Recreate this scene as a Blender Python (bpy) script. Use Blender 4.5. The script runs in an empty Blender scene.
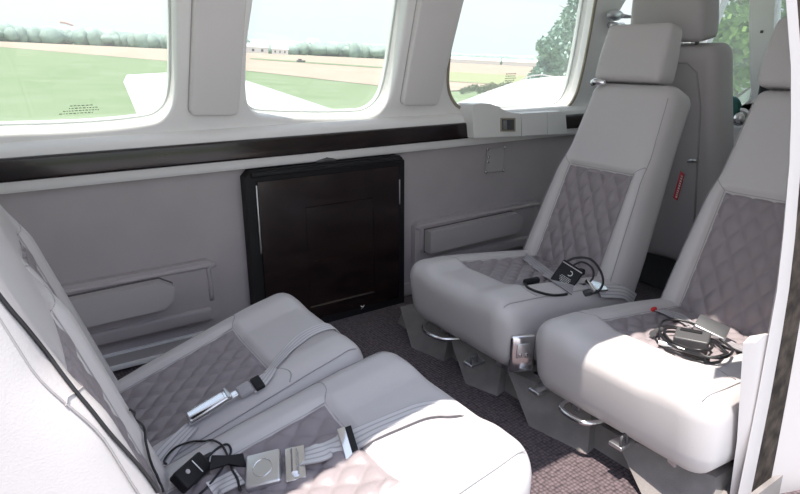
import bpy, bmesh, math, random
from mathutils import Vector, Matrix, noise
from mathutils.bvhtree import BVHTree
random.seed(7)
S = bpy.context.scene
COL = S.collection
R = math.radians
# ---------------------------------------------------------------- camera
F, YAW, PIT, H = 600.0, R(34), R(17.7), 0.90
CAM = Vector((0, 0, H))
cd = bpy.data.cameras.new('camera'); cam = bpy.data.objects.new('camera', cd); COL.objects.link(cam)
cam.location = CAM; cam.rotation_euler = (R(90) - PIT, 0, -YAW)
cd.sensor_width = 36; cd.lens = 36 * F / 800; cd.clip_start = 0.02; cd.clip_end = 3000
S.camera = cam
# ---------------------------------------------------------------- world, sun, exposure
S.view_settings.view_transform = 'Standard'; S.view_settings.look = 'None'
S.view_settings.gamma = 1; S.view_settings.use_curve_mapping = False
S.view_settings.exposure = 0.58
wd = bpy.data.worlds.new('sky'); S.world = wd; wd.use_nodes = True
nt = wd.node_tree; nt.nodes.clear()
wo = nt.nodes.new('ShaderNodeOutputWorld'); bg = nt.nodes.new('ShaderNodeBackground')
tc = nt.nodes.new('ShaderNodeTexCoord'); sp = nt.nodes.new('ShaderNodeSeparateXYZ')
cr = nt.nodes.new('ShaderNodeValToRGB')
cr.color_ramp.elements[0].position = 0.0; cr.color_ramp.elements[0].color = (0.78, 0.88, 0.93, 1)
cr.color_ramp.elements[1].position = 0.55; cr.color_ramp.elements[1].color = (0.66, 0.76, 1.0, 1)
e = cr.color_ramp.elements.new(0.16); e.color = (0.92, 0.95, 0.965, 1)
nt.links.new(tc.outputs['Generated'], sp.inputs[0]); nt.links.new(sp.outputs['Z'], cr.inputs[0])
nt.links.new(cr.outputs[0], bg.inputs[0]); bg.inputs[1].default_value = 1.0
nt.links.new(bg.outputs[0], wo.inputs[0])
sl = bpy.data.lights.new('sun', 'SUN'); sun = bpy.data.objects.new('sun', sl); COL.objects.link(sun)
sl.energy = 6.0; sl.angle = R(0.6); sl.color = (1.0, 0.92, 0.83)
sun.rotation_euler = Vector((0.24, 0.10, -1)).to_track_quat('-Z', 'Y').to_euler()
sun.location = (-1, -1, 6)

# ---------------------------------------------------------------- view geometry helpers
def ray(x, y):
    r = (x - 400) / F; u = (247 - y) / F
    fh = math.cos(PIT) + u * math.sin(PIT); z = -math.sin(PIT) + u * math.cos(PIT)
    return Vector((fh * math.sin(YAW) + r * math.cos(YAW), fh * math.cos(YAW) - r * math.sin(YAW), z))
def onplane(x, y, p0, n):
    d = ray(x, y); t = (Vector(p0) - CAM).dot(Vector(n)) / d.dot(Vector(n)); return CAM + d * t
def onY(x, y, Y): return onplane(x, y, (0, Y, 0), (0, 1, 0))
def onX(x, y, X): return onplane(x, y, (X, 0, 0), (1, 0, 0))
def onZ(x, y, Z): return onplane(x, y, (0, 0, Z), (0, 0, 1))

# ---------------------------------------------------------------- materials
def mat(name, col, rough=0.5, metal=0.0, spec=0.5, coat=0.0, bump=None, mix=None, emis=None, sheen=0.0):
    m = bpy.data.materials.new(name); m.use_nodes = True; t = m.node_tree; b = t.nodes['Principled BSDF']
    b.inputs['Base Color'].default_value = (*col, 1); b.inputs['Roughness'].default_value = rough
    b.inputs['Metallic'].default_value = metal; b.inputs['Specular IOR Level'].default_value = spec
    b.inputs['Coat Weight'].default_value = coat; b.inputs['Sheen Weight'].default_value = sheen
    c = t.nodes.new('ShaderNodeTexCoord')
    if mix:   # (second colour, noise scale, detail)
        n = t.nodes.new('ShaderNodeTexNoise'); n.inputs['Scale'].default_value = mix[1]; n.inputs['Detail'].default_value = mix[2]
        mx = t.nodes.new('ShaderNodeMix'); mx.data_type = 'RGBA'
        rp = t.nodes.new('ShaderNodeMapRange'); rp.inputs[1].default_value = 0.35; rp.inputs[2].default_value = 0.65
        mx.inputs[6].default_value = (*col, 1); mx.inputs[7].default_value = (*mix[0], 1)
        t.links.new(c.outputs['Object'], n.inputs['Vector']); t.links.new(n.outputs['Fac'], rp.inputs[0])
        t.links.new(rp.outputs[0], mx.inputs[0]); t.links.new(mx.outputs[2], b.inputs['Base Color'])
    if bump:  # (kind, scale, strength, distance)
        if bump[0] == 'vor':
            n2 = t.nodes.new('ShaderNodeTexVoronoi'); o = n2.outputs['Distance']
        else:
            n2 = t.nodes.new('ShaderNodeTexNoise'); n2.inputs['Detail'].default_value = 4; o = n2.outputs['Fac']
        n2.inputs['Scale'].default_value = bump[1]
        bp = t.nodes.new('ShaderNodeBump'); bp.inputs['Strength'].default_value = bump[2]; bp.inputs['Distance'].default_value = bump[3]
        t.links.new(c.outputs['Object'], n2.inputs['Vector']); t.links.new(o, bp.inputs['Height']); t.links.new(bp.outputs[0], b.inputs['Normal'])
    if emis: b.inputs['Emission Color'].default_value = (*emis, 1); b.inputs['Emission Strength'].default_value = 1
    return m
M = {}
M['leather'] = mat('light grey leather', (0.57, 0.54, 0.54), 0.42, spec=0.35, bump=('vor', 420, 0.12, 0.001))
M['leather_side'] = mat('mid grey leather', (0.47, 0.44, 0.445), 0.45, spec=0.35, bump=('vor', 420, 0.12, 0.001))
M['quilt'] = mat('mauve grey quilted leather', (0.28, 0.245, 0.258), 0.42, spec=0.4, bump=('vor', 500, 0.12, 0.001))
M['seam'] = mat('seam thread', (0.36, 0.34, 0.345), 0.7)
M['fabric'] = mat('grey wall fabric', (0.47, 0.43, 0.44), 0.75, spec=0.25, mix=((0.44, 0.402, 0.412), 7, 3), bump=('noise', 300, 0.15, 0.001))
M['armleather'] = mat('armrest leather', (0.50, 0.47, 0.475), 0.5, spec=0.35, bump=('vor', 420, 0.1, 0.001))
M['frameplastic'] = mat('armrest surround', (0.45, 0.42, 0.425), 0.55)
M['white'] = mat('warm white trim', (0.86, 0.845, 0.83), 0.5, spec=0.3, bump=('noise', 250, 0.08, 0.001))
M['padgrey'] = mat('pillar pad cloth', (0.76, 0.735, 0.725), 0.7, spec=0.2)
M['plastic'] = mat('white plastic', (0.84, 0.83, 0.81), 0.35)
M['skin'] = mat('white aircraft paint', (0.80, 0.80, 0.80), 0.25, coat=0.5)
M['chrome'] = mat('polished metal', (0.78, 0.78, 0.80), 0.14, 1.0)
M['steel'] = mat('brushed steel', (0.72, 0.73, 0.75), 0.33, 1.0)
M['black'] = mat('black plastic', (0.014, 0.014, 0.016), 0.55, spec=0.25)
M['dark'] = mat('dark grey metal', (0.08, 0.08, 0.085), 0.4)
M['rubber'] = mat('black cable rubber', (0.015, 0.015, 0.018), 0.45)
M['seal'] = mat('worn door seal', (0.022, 0.018, 0.016), 0.8, spec=0.08, mix=((0.075, 0.06, 0.05), 30, 3))
M['gasket'] = mat('tan window gasket', (0.34, 0.30, 0.23), 0.6)
M['scuff'] = mat('metal strip with painted shine', (0.95, 0.95, 0.96), 0.5, 0.0)  # plain white colour stands in for the metal's reflections
M['seamshade'] = mat('dark grey seam shade', (0.13, 0.115, 0.12), 0.7)
M['armbase'] = mat('moulded grey armrest base', (0.46, 0.42, 0.43), 0.6, spec=0.3)
M['red'] = mat('red webbing', (0.50, 0.02, 0.035), 0.6)
M['text'] = mat('white print', (0.75, 0.75, 0.75), 0.6)
M['placard'] = mat('dark placard ink', (0.22, 0.28, 0.18), 0.6)
M['buttonred'] = mat('red button', (0.6, 0.02, 0.02), 0.4)
M['teal'] = mat('teal plastic', (0.03, 0.16, 0.14), 0.35)
M['riser'] = mat('grey carpet on spar cover', (0.25, 0.23, 0.225), 0.9, spec=0.1, mix=((0.19, 0.174, 0.17), 14, 4), bump=('noise', 380, 0.5, 0.002), sheen=0.2)
M['wingpaint'] = M['skin']
# carpet with a woven basket grain
def carpet():
    m = mat('dark plum woven carpet', (0.085, 0.068, 0.075), 0.95, spec=0.1, sheen=0.2); t = m.node_tree; b = t.nodes['Principled BSDF']
    c = t.nodes.new('ShaderNodeTexCoord'); v = t.nodes.new('ShaderNodeTexVoronoi'); v.inputs['Scale'].default_value = 105; v.inputs['Randomness'].default_value = 0.35
    n = t.nodes.new('ShaderNodeTexNoise'); n.inputs['Scale'].default_value = 60; n.inputs['Detail'].default_value = 3
    t.links.new(c.outputs['Object'], v.inputs['Vector']); t.links.new(c.outputs['Object'], n.inputs['Vector'])
    r = t.nodes.new('ShaderNodeValToRGB'); r.color_ramp.elements[0].color = (0.20, 0.15, 0.165, 1); r.color_ramp.elements[1].color = (0.035, 0.028, 0.032, 1)
    r.color_ramp.elements[0].position = 0.1; r.color_ramp.elements[1].position = 0.75
    ad = t.nodes.new('ShaderNodeMath'); ad.operation = 'MULTIPLY_ADD'; ad.inputs[1].default_value = 0.8
    t.links.new(v.outputs['Distance'], ad.inputs[0]); sb = t.nodes.new('ShaderNodeMath'); sb.operation = 'MULTIPLY'; sb.inputs[1].default_value = 0.3
    t.links.new(n.outputs['Fac'], sb.inputs[0]); t.links.new(sb.outputs[0], ad.inputs[2]); t.links.new(ad.outputs[0], r.inputs[0]); t.links.new(r.outputs[0], b.inputs['Base Color'])
    bp = t.nodes.new('ShaderNodeBump'); bp.invert = True; bp.inputs['Strength'].default_value = 0.8; bp.inputs['Distance'].default_value = 0.004
    t.links.new(v.outputs['Distance'], bp.inputs['Height']); t.links.new(bp.outputs[0], b.inputs['Normal'])
    return m
M['carpet'] = carpet()
def wood():
    m = mat('dark lacquered walnut', (0.02, 0.01, 0.01), 0.22, spec=0.4, coat=0.35); t = m.node_tree; b = t.nodes['Principled BSDF']
    b.inputs['Coat Roughness'].default_value = 0.12
    c = t.nodes.new('ShaderNodeTexCoord'); mp = t.nodes.new('ShaderNodeMapping'); mp.inputs['Scale'].default_value = (3, 3, 22)
    n = t.nodes.new('ShaderNodeTexNoise'); n.inputs['Scale'].default_value = 3; n.inputs['Detail'].default_value = 6; n.inputs['Distortion'].default_value = 1.2
    r = t.nodes.new('ShaderNodeValToRGB'); r.color_ramp.elements[0].color = (0.008, 0.005, 0.006, 1); r.color_ramp.elements[1].color = (0.028, 0.014, 0.011, 1)
    r.color_ramp.elements[0].position = 0.4; r.color_ramp.elements[1].position = 0.75
    t.links.new(c.outputs['Object'], mp.inputs[0]); t.links.new(mp.outputs[0], n.inputs['Vector']); t.links.new(n.outputs['Fac'], r.inputs[0]); t.links.new(r.outputs[0], b.inputs['Base Color'])
    return m
M['wood'] = wood()
def webbing(name, base, line):
    m = mat(name, base, 0.42, spec=0.5, sheen=0.4); t = m.node_tree; b = t.nodes['Principled BSDF']
    c = t.nodes.new('ShaderNodeTexCoord'); s = t.nodes.new('ShaderNodeSeparateXYZ'); t.links.new(c.outputs['UV'], s.inputs[0])
    w = t.nodes.new('ShaderNodeMath'); w.operation = 'MULTIPLY'; w.inputs[1].default_value = math.pi * 2 * 4
    sn = t.nodes.new('ShaderNodeMath'); sn.operation = 'COSINE'; t.links.new(s.outputs['X'], w.inputs[0]); t.links.new(w.outputs[0], sn.inputs[0])
    r = t.nodes.new('ShaderNodeMapRange'); r.inputs[1].default_value = 0.3; r.inputs[2].default_value = 1.0
    t.links.new(sn.outputs[0], r.inputs[0]); mx = t.nodes.new('ShaderNodeMix'); mx.data_type = 'RGBA'
    mx.inputs[6].default_value = (*base, 1); mx.inputs[7].default_value = (*line, 1)
    t.links.new(r.outputs[0], mx.inputs[0]); t.links.new(mx.outputs[2], b.inputs['Base Color'])
    return m
M['web'] = webbing('silver grey belt webbing', (0.62, 0.60, 0.61), (0.36, 0.34, 0.355))
M['webdark'] = webbing('grey belt webbing', (0.33, 0.31, 0.33), (0.18, 0.17, 0.19))
def glass():
    m = bpy.data.materials.new('hazy acrylic window'); m.use_nodes = True; t = m.node_tree; t.nodes.clear()
    o = t.nodes.new('ShaderNodeOutputMaterial'); tr = t.nodes.new('ShaderNodeBsdfTransparent'); tr.inputs[0].default_value = (0.74, 0.79, 0.77, 1)
    gl = t.nodes.new('ShaderNodeBsdfGlossy'); gl.inputs['Roughness'].default_value = 0.02; fr = t.nodes.new('ShaderNodeMath'); fr.operation = 'POWER'; fr.inputs[1].default_value = 5; lw = t.nodes.new('ShaderNodeLayerWeight'); lw.inputs[0].default_value = 0.5; t.links.new(lw.outputs['Facing'], fr.inputs[0]); fa = t.nodes.new('ShaderNodeMath'); fa.operation = 'MULTIPLY_ADD'; fa.inputs[1].default_value = 0.85; fa.inputs[2].default_value = 0.05; t.links.new(fr.outputs[0], fa.inputs[0])
    tl = t.nodes.new('ShaderNodeBsdfTranslucent'); tl.inputs[0].default_value = (0.9, 0.92, 0.92, 1)
    m1 = t.nodes.new('ShaderNodeMixShader'); m1.inputs[0].default_value = 0.11
    m2 = t.nodes.new('ShaderNodeMixShader'); t.links.new(fa.outputs[0], m2.inputs[0])
    t.links.new(tr.outputs[0], m1.inputs[1]); t.links.new(tl.outputs[0], m1.inputs[2]); t.links.new(m1.outputs[0], m2.inputs[1]); t.links.new(gl.outputs[0], m2.inputs[2]); t.links.new(m2.outputs[0], o.inputs[0])
    return m
M['glass'] = glass()

# ---------------------------------------------------------------- object helpers
def link(name, me, parent=None, mats=()):
    o = bpy.data.objects.new(name, me); COL.objects.link(o)
    for m in mats: me.materials.append(M[m] if isinstance(m, str) else m)
    if parent: o.parent = parent
    return o
def obj(name, bm, m, parent=None, smooth=True, mw=None):
    me = bpy.data.meshes.new(name)
    if mw is not None: bm.transform(mw)
    bmesh.ops.recalc_face_normals(bm, faces=bm.faces)
    bm.to_mesh(me); bm.free()
    for p in me.polygons: p.use_smooth = smooth
    o = link(name, me, parent, (m,) if not isinstance(m, (list, tuple)) else m)
    return o
def thing(name, label, cat, loc=(0, 0, 0), rz=0, group=None, rot=None):
    o = bpy.data.objects.new(name, None); COL.objects.link(o); o.empty_display_size = 0.05
    o.location = loc; o.rotation_euler = rot if rot else (0, 0, rz)
    o['label'] = label; o['category'] = cat
    if group: o['group'] = group
    return o
def tag(o, label, cat, group=None, kind=None):
    o['label'] = label; o['category'] = cat
    if group: o['group'] = group
    if kind: o['kind'] = kind
    return o
def struct(o): o['kind'] = 'structure'; return o
def flat(o, ang=35):
    o.data.polygons.foreach_set('use_smooth', [True] * len(o.data.polygons))
    o.data.set_sharp_from_angle(angle=R(ang)); return o
def axis_spaced(h, r, n, ne=5):
    pts = []
    for i in range(ne + 1): pts.append(-h + r * (1 - math.cos(math.pi / 2 * i / ne)))
    for i in range(1, n): pts.append(-h + r + (2 * h - 2 * r) * i / n)
    for i in range(ne + 1): pts.append(h - r + r * math.sin(math.pi / 2 * i / ne))
    return pts
def rbox(sx, sy, sz, r, nx=2, ny=2, nz=1, ne=4, deform=None, bm=None, mw=None):
    """rounded box (full sizes) with an evenly gridded skin that can be bent by deform"""
    own = bm is None
    if own: bm = bmesh.new()
    hx, hy, hz = sx / 2, sy / 2, sz / 2; r = min(r, hx * .999, hy * .999, hz * .999)
    X, Y, Z = axis_spaced(hx, r, nx, ne), axis_spaced(hy, r, ny, ne), axis_spaced(hz, r, nz, ne)
    cache = {}
    def v(i, j, k):
        key = (i, j, k)
        if key not in cache:
            p = Vector((X[i], Y[j], Z[k]))
            q = Vector((max(-hx + r, min(hx - r, p.x)), max(-hy + r, min(hy - r, p.y)), max(-hz + r, min(hz - r, p.z))))
            # spread the edge angles evenly
            d = p - q
            if d.length > 1e-9:
                d = d.normalized() * r
            w = q + d
            if deform: w = Vector(deform(w))
            if mw is not None: w = mw @ w
            cache[key] = bm.verts.new(w)
        return cache[key]
    a, b, c = len(X) - 1, len(Y) - 1, len(Z) - 1
    for i in range(a):
        for j in range(b):
            bm.faces.new((v(i, j, 0), v(i, j + 1, 0), v(i + 1, j + 1, 0), v(i + 1, j, 0)))
            bm.faces.new((v(i, j, c), v(i + 1, j, c), v(i + 1, j + 1, c), v(i, j + 1, c)))
    for i in range(a):
        for k in range(c):
            bm.faces.new((v(i, 0, k), v(i + 1, 0, k), v(i + 1, 0, k + 1), v(i, 0, k + 1)))
            bm.faces.new((v(i, b, k), v(i, b, k + 1), v(i + 1, b, k + 1), v(i + 1, b, k)))
    for j in range(b):
        for k in range(c):
            bm.faces.new((v(0, j, k), v(0, j, k + 1), v(0, j + 1, k + 1), v(0, j + 1, k)))
            bm.faces.new((v(a, j, k), v(a, j + 1, k), v(a, j + 1, k + 1), v(a, j, k + 1)))
    return bm
def T(x, y, z): return Matrix.Translation((x, y, z))
def tube(bm, pts, r, n=8, closed=False):
    pts = [Vector(p) for p in pts]; N = len(pts); rings = []
    up = None
    for i, p in enumerate(pts):
        if closed: t = pts[(i + 1) % N] - pts[i - 1]
        else: t = pts[min(i + 1, N - 1)] - pts[max(i - 1, 0)]
        if t.length < 1e-9: t = Vector((1, 0, 0))
        t.normalize()
        if up is None: up = t.orthogonal().normalized()
        up = (up - t * up.dot(t)); up = up.normalized() if up.length > 1e-6 else t.orthogonal().normalized()
        s = t.cross(up)
        rr = r[i] if isinstance(r, (list, tuple)) else r
        rings.append([bm.verts.new(p + (up * math.cos(a) + s * math.sin(a)) * rr) for a in [2 * math.pi * k / n for k in range(n)]])
    for i in range(N if closed else N - 1):
        A, B = rings[i], rings[(i + 1) % N]
        for k in range(n): bm.faces.new((A[k], A[(k + 1) % n], B[(k + 1) % n], B[k]))
    if not closed:
        bm.faces.new(rings[0][::-1]); bm.faces.new(rings[-1])
    return bm
def spline(pts, n=8, closed=False):
    P = [Vector(p) for p in pts]; out = []; N = len(P)
    for i in range(N if closed else N - 1):
        if closed: a, b, c, d = P[i - 1], P[i], P[(i + 1) % N], P[(i + 2) % N]
        else: a, b, c, d = P[max(i - 1, 0)], P[i], P[i + 1], P[min(i + 2, N - 1)]
        for k in range(n):
            t = k / n
            out.append(0.5 * ((2 * b) + (-a + c) * t + (2 * a - 5 * b + 4 * c - d) * t * t + (-a + 3 * b - 3 * c + d) * t ** 3))
    if not closed: out.append(P[-1])
    return out
def prism(bm, poly, axis_vec):
    """closed polygon (list of 3D points) extruded along axis_vec"""
    A = [bm.verts.new(Vector(p)) for p in poly]; B = [bm.verts.new(Vector(p) + Vector(axis_vec)) for p in poly]
    bm.faces.new(A[::-1]); bm.faces.new(B); n = len(A)
    for i in range(n): bm.faces.new((A[i], A[(i + 1) % n], B[(i + 1) % n], B[i]))
    return bm
def bevel(bm, off, seg=3, ang=30):
    es = [e for e in bm.edges if len(e.link_faces) == 2 and e.calc_face_angle(0) > R(ang)]
    bmesh.ops.bevel(bm, geom=es, offset=off, segments=seg, profile=0.5, affect='EDGES'); return bm
def ribbon(pts, nrm, w, th, name, m, parent=None):
    """flat webbing along pts; nrm = list of surface normals"""
    bm = bmesh.new(); uv = bm.loops.layers.uv.new('UVMap'); prev = None; N = len(pts); nw = 4
    for i in range(N):
        t = (pts[min(i + 1, N - 1)] - pts[max(i - 1, 0)]).normalized(); n = (nrm[i] - t * nrm[i].dot(t)).normalized(); s = t.cross(n)
        top = [bm.verts.new(pts[i] + s * w * (k / nw - 0.5) + n * th) for k in range(nw + 1)]
        bot = [bm.verts.new(pts[i] + s * w * (k / nw - 0.5)) for k in range(nw + 1)]
        if prev:
            for k in range(nw):
                for A, B, fl in ((prev[0], top, 0), (prev[1], bot, 1)):
                    f = bm.faces.new((A[k], A[k + 1], B[k + 1], B[k]))
                    for lo, (u, vv) in zip(f.loops, ((k / nw, i - 1), ((k + 1) / nw, i - 1), ((k + 1) / nw, i), (k / nw, i))): lo[uv].uv = (u, vv / N)
            for k in (0, nw): bm.faces.new((prev[0][k], top[k], bot[k], prev[1][k]))
        else: 
            for k in range(nw): bm.faces.new((top[k], top[k + 1], bot[k + 1], bot[k]))
        prev = (top, bot)
    for k in range(nw): bm.faces.new((prev[0][k], prev[0][k + 1], prev[1][k + 1], prev[1][k]))
    return flat(obj(name, bm, m, parent), 50)

# ================================================================= STRUCTURE
WY = 1.80           # far side wall plane
LEAN = 0.27; ZL = 0.66
o = obj('floor', prism(bmesh.new(), [(-0.45, 0.38, -0.03), (2.95, 0.38, -0.03), (2.95, WY, -0.03), (-0.45, WY, -0.03)], (0, 0, 0.03)), 'carpet', smooth=False); struct(o)
o = obj('wall_far_lower', prism(bmesh.new(), [(-0.45, WY, -0.03), (3.0, WY, -0.03), (3.0, WY, 0.68), (-0.45, WY, 0.68)], (0, 0.05, 0)), 'fabric', smooth=False); struct(o)
# upper wall: leaning plane with three rounded window openings
LN = Vector((0, 1, LEAN)).normalized(); LP = Vector((0, WY, ZL)); LU = Vector((0, -LEAN, 1)).normalized()
def lean2d(px, py):
    p = onplane(px, py, LP, LN); return (p.x, (p - LP).dot(LU))
def lean3d(x, s, off=0.0): return LP + Vector((x, 0, 0)) + LU * s + LN * off
win_px = {
 1: [(178, -40), (181, 10), (181, 60), (180, 92), (175, 112), (163, 124), (145, 129), (100, 134), (50, 137), (0, 139)],
 2: [(250, 0), (244.5, 40), (243, 75), (243.5, 97), (247, 109), (256, 117.5), (270, 121), (320, 122), (358, 121), (373, 119), (385, 111), (393, 98), (399, 75), (404, 45), (411, 0)],
 3: [(459, 0), (450, 35), (446, 70), (446, 88), (450, 101), (458, 110), (472, 114), (520, 115), (555, 113), (568, 109), (577, 97), (583, 78), (590, 45), (598, 0)],
}
holes = {}
for k, px in win_px.items(): holes[k] = [lean2d(*p) for p in px]
TOP = 0.56
h1 = [p for p in holes[1] if p[1] < TOP - .08]
y0 = h1[-1][1]
holes[1] = [(h1[0][0] - .05, TOP), (h1[0][0] - .015, TOP - .02), (h1[0][0], TOP - .06)] + h1 + [(-.24, y0), (-.29, y0 + .03), (-.31, y0 + .09), (-.30, TOP - .08), (-.27, TOP - .02), (-.22, TOP)]
for k in (2, 3):
    h = [p for p in holes[k] if p[1] < TOP - .06]
    a, b = h[0], h[-1]; sl_a = (h[0][0] - h[1][0]) / (h[0][1] - h[1][1]); sl_b = (h[-1][0] - h[-2][0]) / (h[-1][1] - h[-2][1])
    ax = a[0] + sl_a * (TOP - .06 - a[1]); bx = b[0] + sl_b * (TOP - .06 - b[1])
    holes[k] = h + [(bx, TOP - .05), (bx - .01, TOP - .015), (bx - .05, TOP), (ax + .06, TOP), (ax + .015, TOP - .015), (ax, TOP - .05)]
def poly_curve(name, loops, extrude, bev):
    c = bpy.data.curves.new(name, 'CURVE'); c.dimensions = '2D'; c.fill_mode = 'BOTH'; c.extrude = extrude; c.bevel_depth = bev; c.bevel_resolution = 3
    for L in loops:
        s = c.splines.new('POLY'); s.points.add(len(L) - 1); s.use_cyclic_u = True
        for p, q in zip(s.points, L): p.co = (q[0], q[1], 0, 1)
    oo = bpy.data.objects.new(name, c); COL.objects.link(oo)
    dg = bpy.context.evaluated_depsgraph_get(); me = bpy.data.meshes.new_from_object(oo.evaluated_get(dg))
    bpy.data.objects.remove(oo); bm = bmesh.new(); bm.from_mesh(me); bmesh.ops.remove_doubles(bm, verts=bm.verts, dist=1e-5); return bm
def smooth_loop(L, n=4):
    return [(p.x, p.y) for p in spline([(a, b, 0) for a, b in L], n, True)]
for k in holes: holes[k] = smooth_loop(holes[k], 5)
outer = [(-.45, -.03), (3.0, -.03), (3.0, .62), (-.45, .62)]
XW4 = lean2d(608, 20)[0]
h4 = smooth_loop([(XW4 + .02, .30), (XW4 + .1, .20), (2.75, .17), (2.83, .2), (2.84, .30), (2.84, .5), (2.78, TOP), (XW4 + .2, TOP), (XW4 + .09, TOP - .05)], 4)
bm = poly_curve('upper', [outer, holes[1], holes[2], holes[3], h4], 0.012, 0.011)
MW = Matrix(((1, 0, 0, 0), (0, LU.y, LN.y, LP.y), (0, LU.z, LN.z, LP.z), (0, 0, 0, 1))) @ T(0, 0, 0.023)
o = flat(obj('wall_far_upper', bm, 'white', mw=MW), 40); struct(o)
def disc_from(L, off, name, m):
    b = bmesh.new(); f = b.faces.new([b.verts.new(lean3d(x, s, off)) for x, s in L]); bmesh.ops.triangulate(b, faces=[f]); 
    return struct(obj(name, b, m, smooth=False))
def shrink(L, d):
    cx = sum(p[0] for p in L) / len(L); cy = sum(p[1] for p in L) / len(L)
    out = []
    n = len(L)
    for i in range(n):
        a, b = L[i - 1], L[(i + 1) % n]; tx, ty = b[0] - a[0], b[1] - a[1]; l = math.hypot(tx, ty) or 1
        nx, ny = -ty / l, tx / l
        if (cx - L[i][0]) * nx + (cy - L[i][1]) * ny < 0: nx, ny = -nx, -ny
        out.append((L[i][0] + nx * d, L[i][1] + ny * d))
    return out
# outer skin: same openings a little smaller, 6 cm further out, gives the deep pale reveals
bm = poly_curve('skin', [[(-.45, -.25), (3.0, -.25), (3.0, .62), (-.45, .62)]] + [shrink(holes[k], 0.012) for k in (1, 2, 3)] + [h4], 0.006, 0.003)
o = flat(obj('wall_far_outer_skin', bm, 'skin', mw=MW @ T(0, 0, 0.052)), 40); struct(o)
for k in (1, 2, 3, 4):
    L = shrink(holes[k], -0.004) if k < 4 else h4
    disc_from(L, 0.064, 'window_%d' % k, 'glass')
    if k == 4: continue
    # liner of the reveal
    b = bmesh.new(); n = len(holes[k]); L2 = shrink(holes[k], 0.010)
    A = [b.verts.new(lean3d(*p, 0.036)) for p in holes[k]]; B = [b.verts.new(lean3d(*p, 0.072)) for p in L2]
    for i in range(n): b.faces.new((A[i], A[(i + 1) % n], B[(i + 1) % n], B[i]))
    struct(obj('window_%d' % (10 + k), b, 'white'))
b = bmesh.new(); tube(b, [lean3d(x, s, 0.002) for x, s in shrink(holes[3], 0.011)], 0.0065, 6, True)
gk = obj('window_gasket', b, 'gasket'); tag(gk, 'tan rubber gasket lining the window above the white latch box', 'gasket')
# outline of windshield end of the cabin
def on_front(px, py, X=2.95): return onX(px, py, X)
# roof, near header, forward near wall
ROOF = 1.33
def roof_y(t):  # profile from far lean top to the near header
    return None
prof = [(lean3d(0, .60).y, lean3d(0, .60).z), (1.52, 1.30), (1.36, 1.36), (1.15, 1.385), (0.92, 1.37), (0.82, 1.355)]
def sweep(name, prof, x0, x1, th, m):
    b = bmesh.new(); n = len(prof)
    for y, z in ():
        pass
    A = [(y, z) for y, z in prof] + [(y, z + th) for y, z in prof[::-1]]
    prism(b, [(x0, y, z) for y, z in A], (x1 - x0, 0, 0)); return struct(flat(obj(name, b, m), 40))
sweep('ceiling', prof, -0.45, 2.9, 0.03, 'white')
sweep('trim_1', [(0.82, 1.355), (0.70, 1.33), (0.645, 1.28)], -0.45, 1.22, 0.03, 'white')
sweep('ceiling_forward_near', [(0.82, 1.355), (0.62, 1.27), (0.52, 1.15)], 1.22, 2.9, 0.03, 'white')
sweep('ceiling_aft_near', [(0.82, 1.355), (0.62, 1.27), (0.52, 1.15)], -0.45, -0.25, 0.03, 'white')
struct(obj('wall_aft_near', prism(bmesh.new(), [(-.45, .40, -.03), (-.45, .40, .6), (-.45, .43, .9), (-.45, .52, 1.17), (-.45, .545, 1.15), (-.45, .455, .9), (-.45, .425, .6), (-.45, .425, -.03)], (.20, 0, 0)), 'white', smooth=False))  # out of view; added to keep sun off the near left seat's side
o = struct(obj('wall_aft', prism(bmesh.new(), [(-0.45, 0.40, -.03), (-0.45, 1.8, -.03), (-0.45, 1.63, 1.3), (-0.45, 1.2, 1.42), (-0.45, 0.6, 1.28)], (-0.03, 0, 0)), 'padgrey', smooth=False))
# cabin front: lower panel, left windshield post, glass
b = bmesh.new(); prism(b, [(2.9, .40, -.03), (2.9, 1.8, -.03), (2.9, 1.8, .60), (2.9, 1.55, .665), (2.9, 1.40, .70), (2.9, .9, .74), (2.9, .40, .70)], (.03, 0, 0))
struct(flat(obj('wall_front', bevel(b, .008, 2), 'padgrey'), 40))
b = bmesh.new()
prism(b, [(2.9, 1.31, .66), (2.9, 1.50, .64), (2.9, 1.435, .72), (2.9, 1.455, .80), (2.9, 1.505, 1.05), (2.9, 1.54, 1.32), (2.9, 1.43, 1.33), (2.9, 1.405, 1.1), (2.9, 1.375, .9), (2.9, 1.345, .76)], (.06, 0, 0))
struct(flat(obj('trim_2', bevel(b, .01, 2), 'plastic'), 40))
for z in (.80, 1.0):
    b = bmesh.new(); rbox(.006, .012, .012, .002, bm=b, mw=T(2.897, 1.415 + (z - .8) * .12, z)); tag(obj('screw', b, 'dark'), 'dark screw head in white windshield post, %s one' % ('lower' if z < .9 else 'upper'), 'screw')
b = bmesh.new(); prism(b, [(2.925, .42, .66), (2.925, 1.78, .6), (2.925, 1.62, 1.32), (2.925, .6, 1.32)], (.004, 0, 0)); struct(obj('window_5', b, 'glass', smooth=False))
# near side wall ahead of the door, and door post
b = bmesh.new(); prism(b, [(1.34, .40, -.03), (1.36, .40, .35), (1.31, .41, .7), (1.25, .50, 1.13), (1.24, .62, 1.27), (2.9, .62, 1.27), (2.9, .50, 1.13), (2.9, .40, .7), (2.9, .40, -.03)], (0, -.03, 0))
struct(flat(obj('wall_near', b, 'padgrey'), 30))

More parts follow.
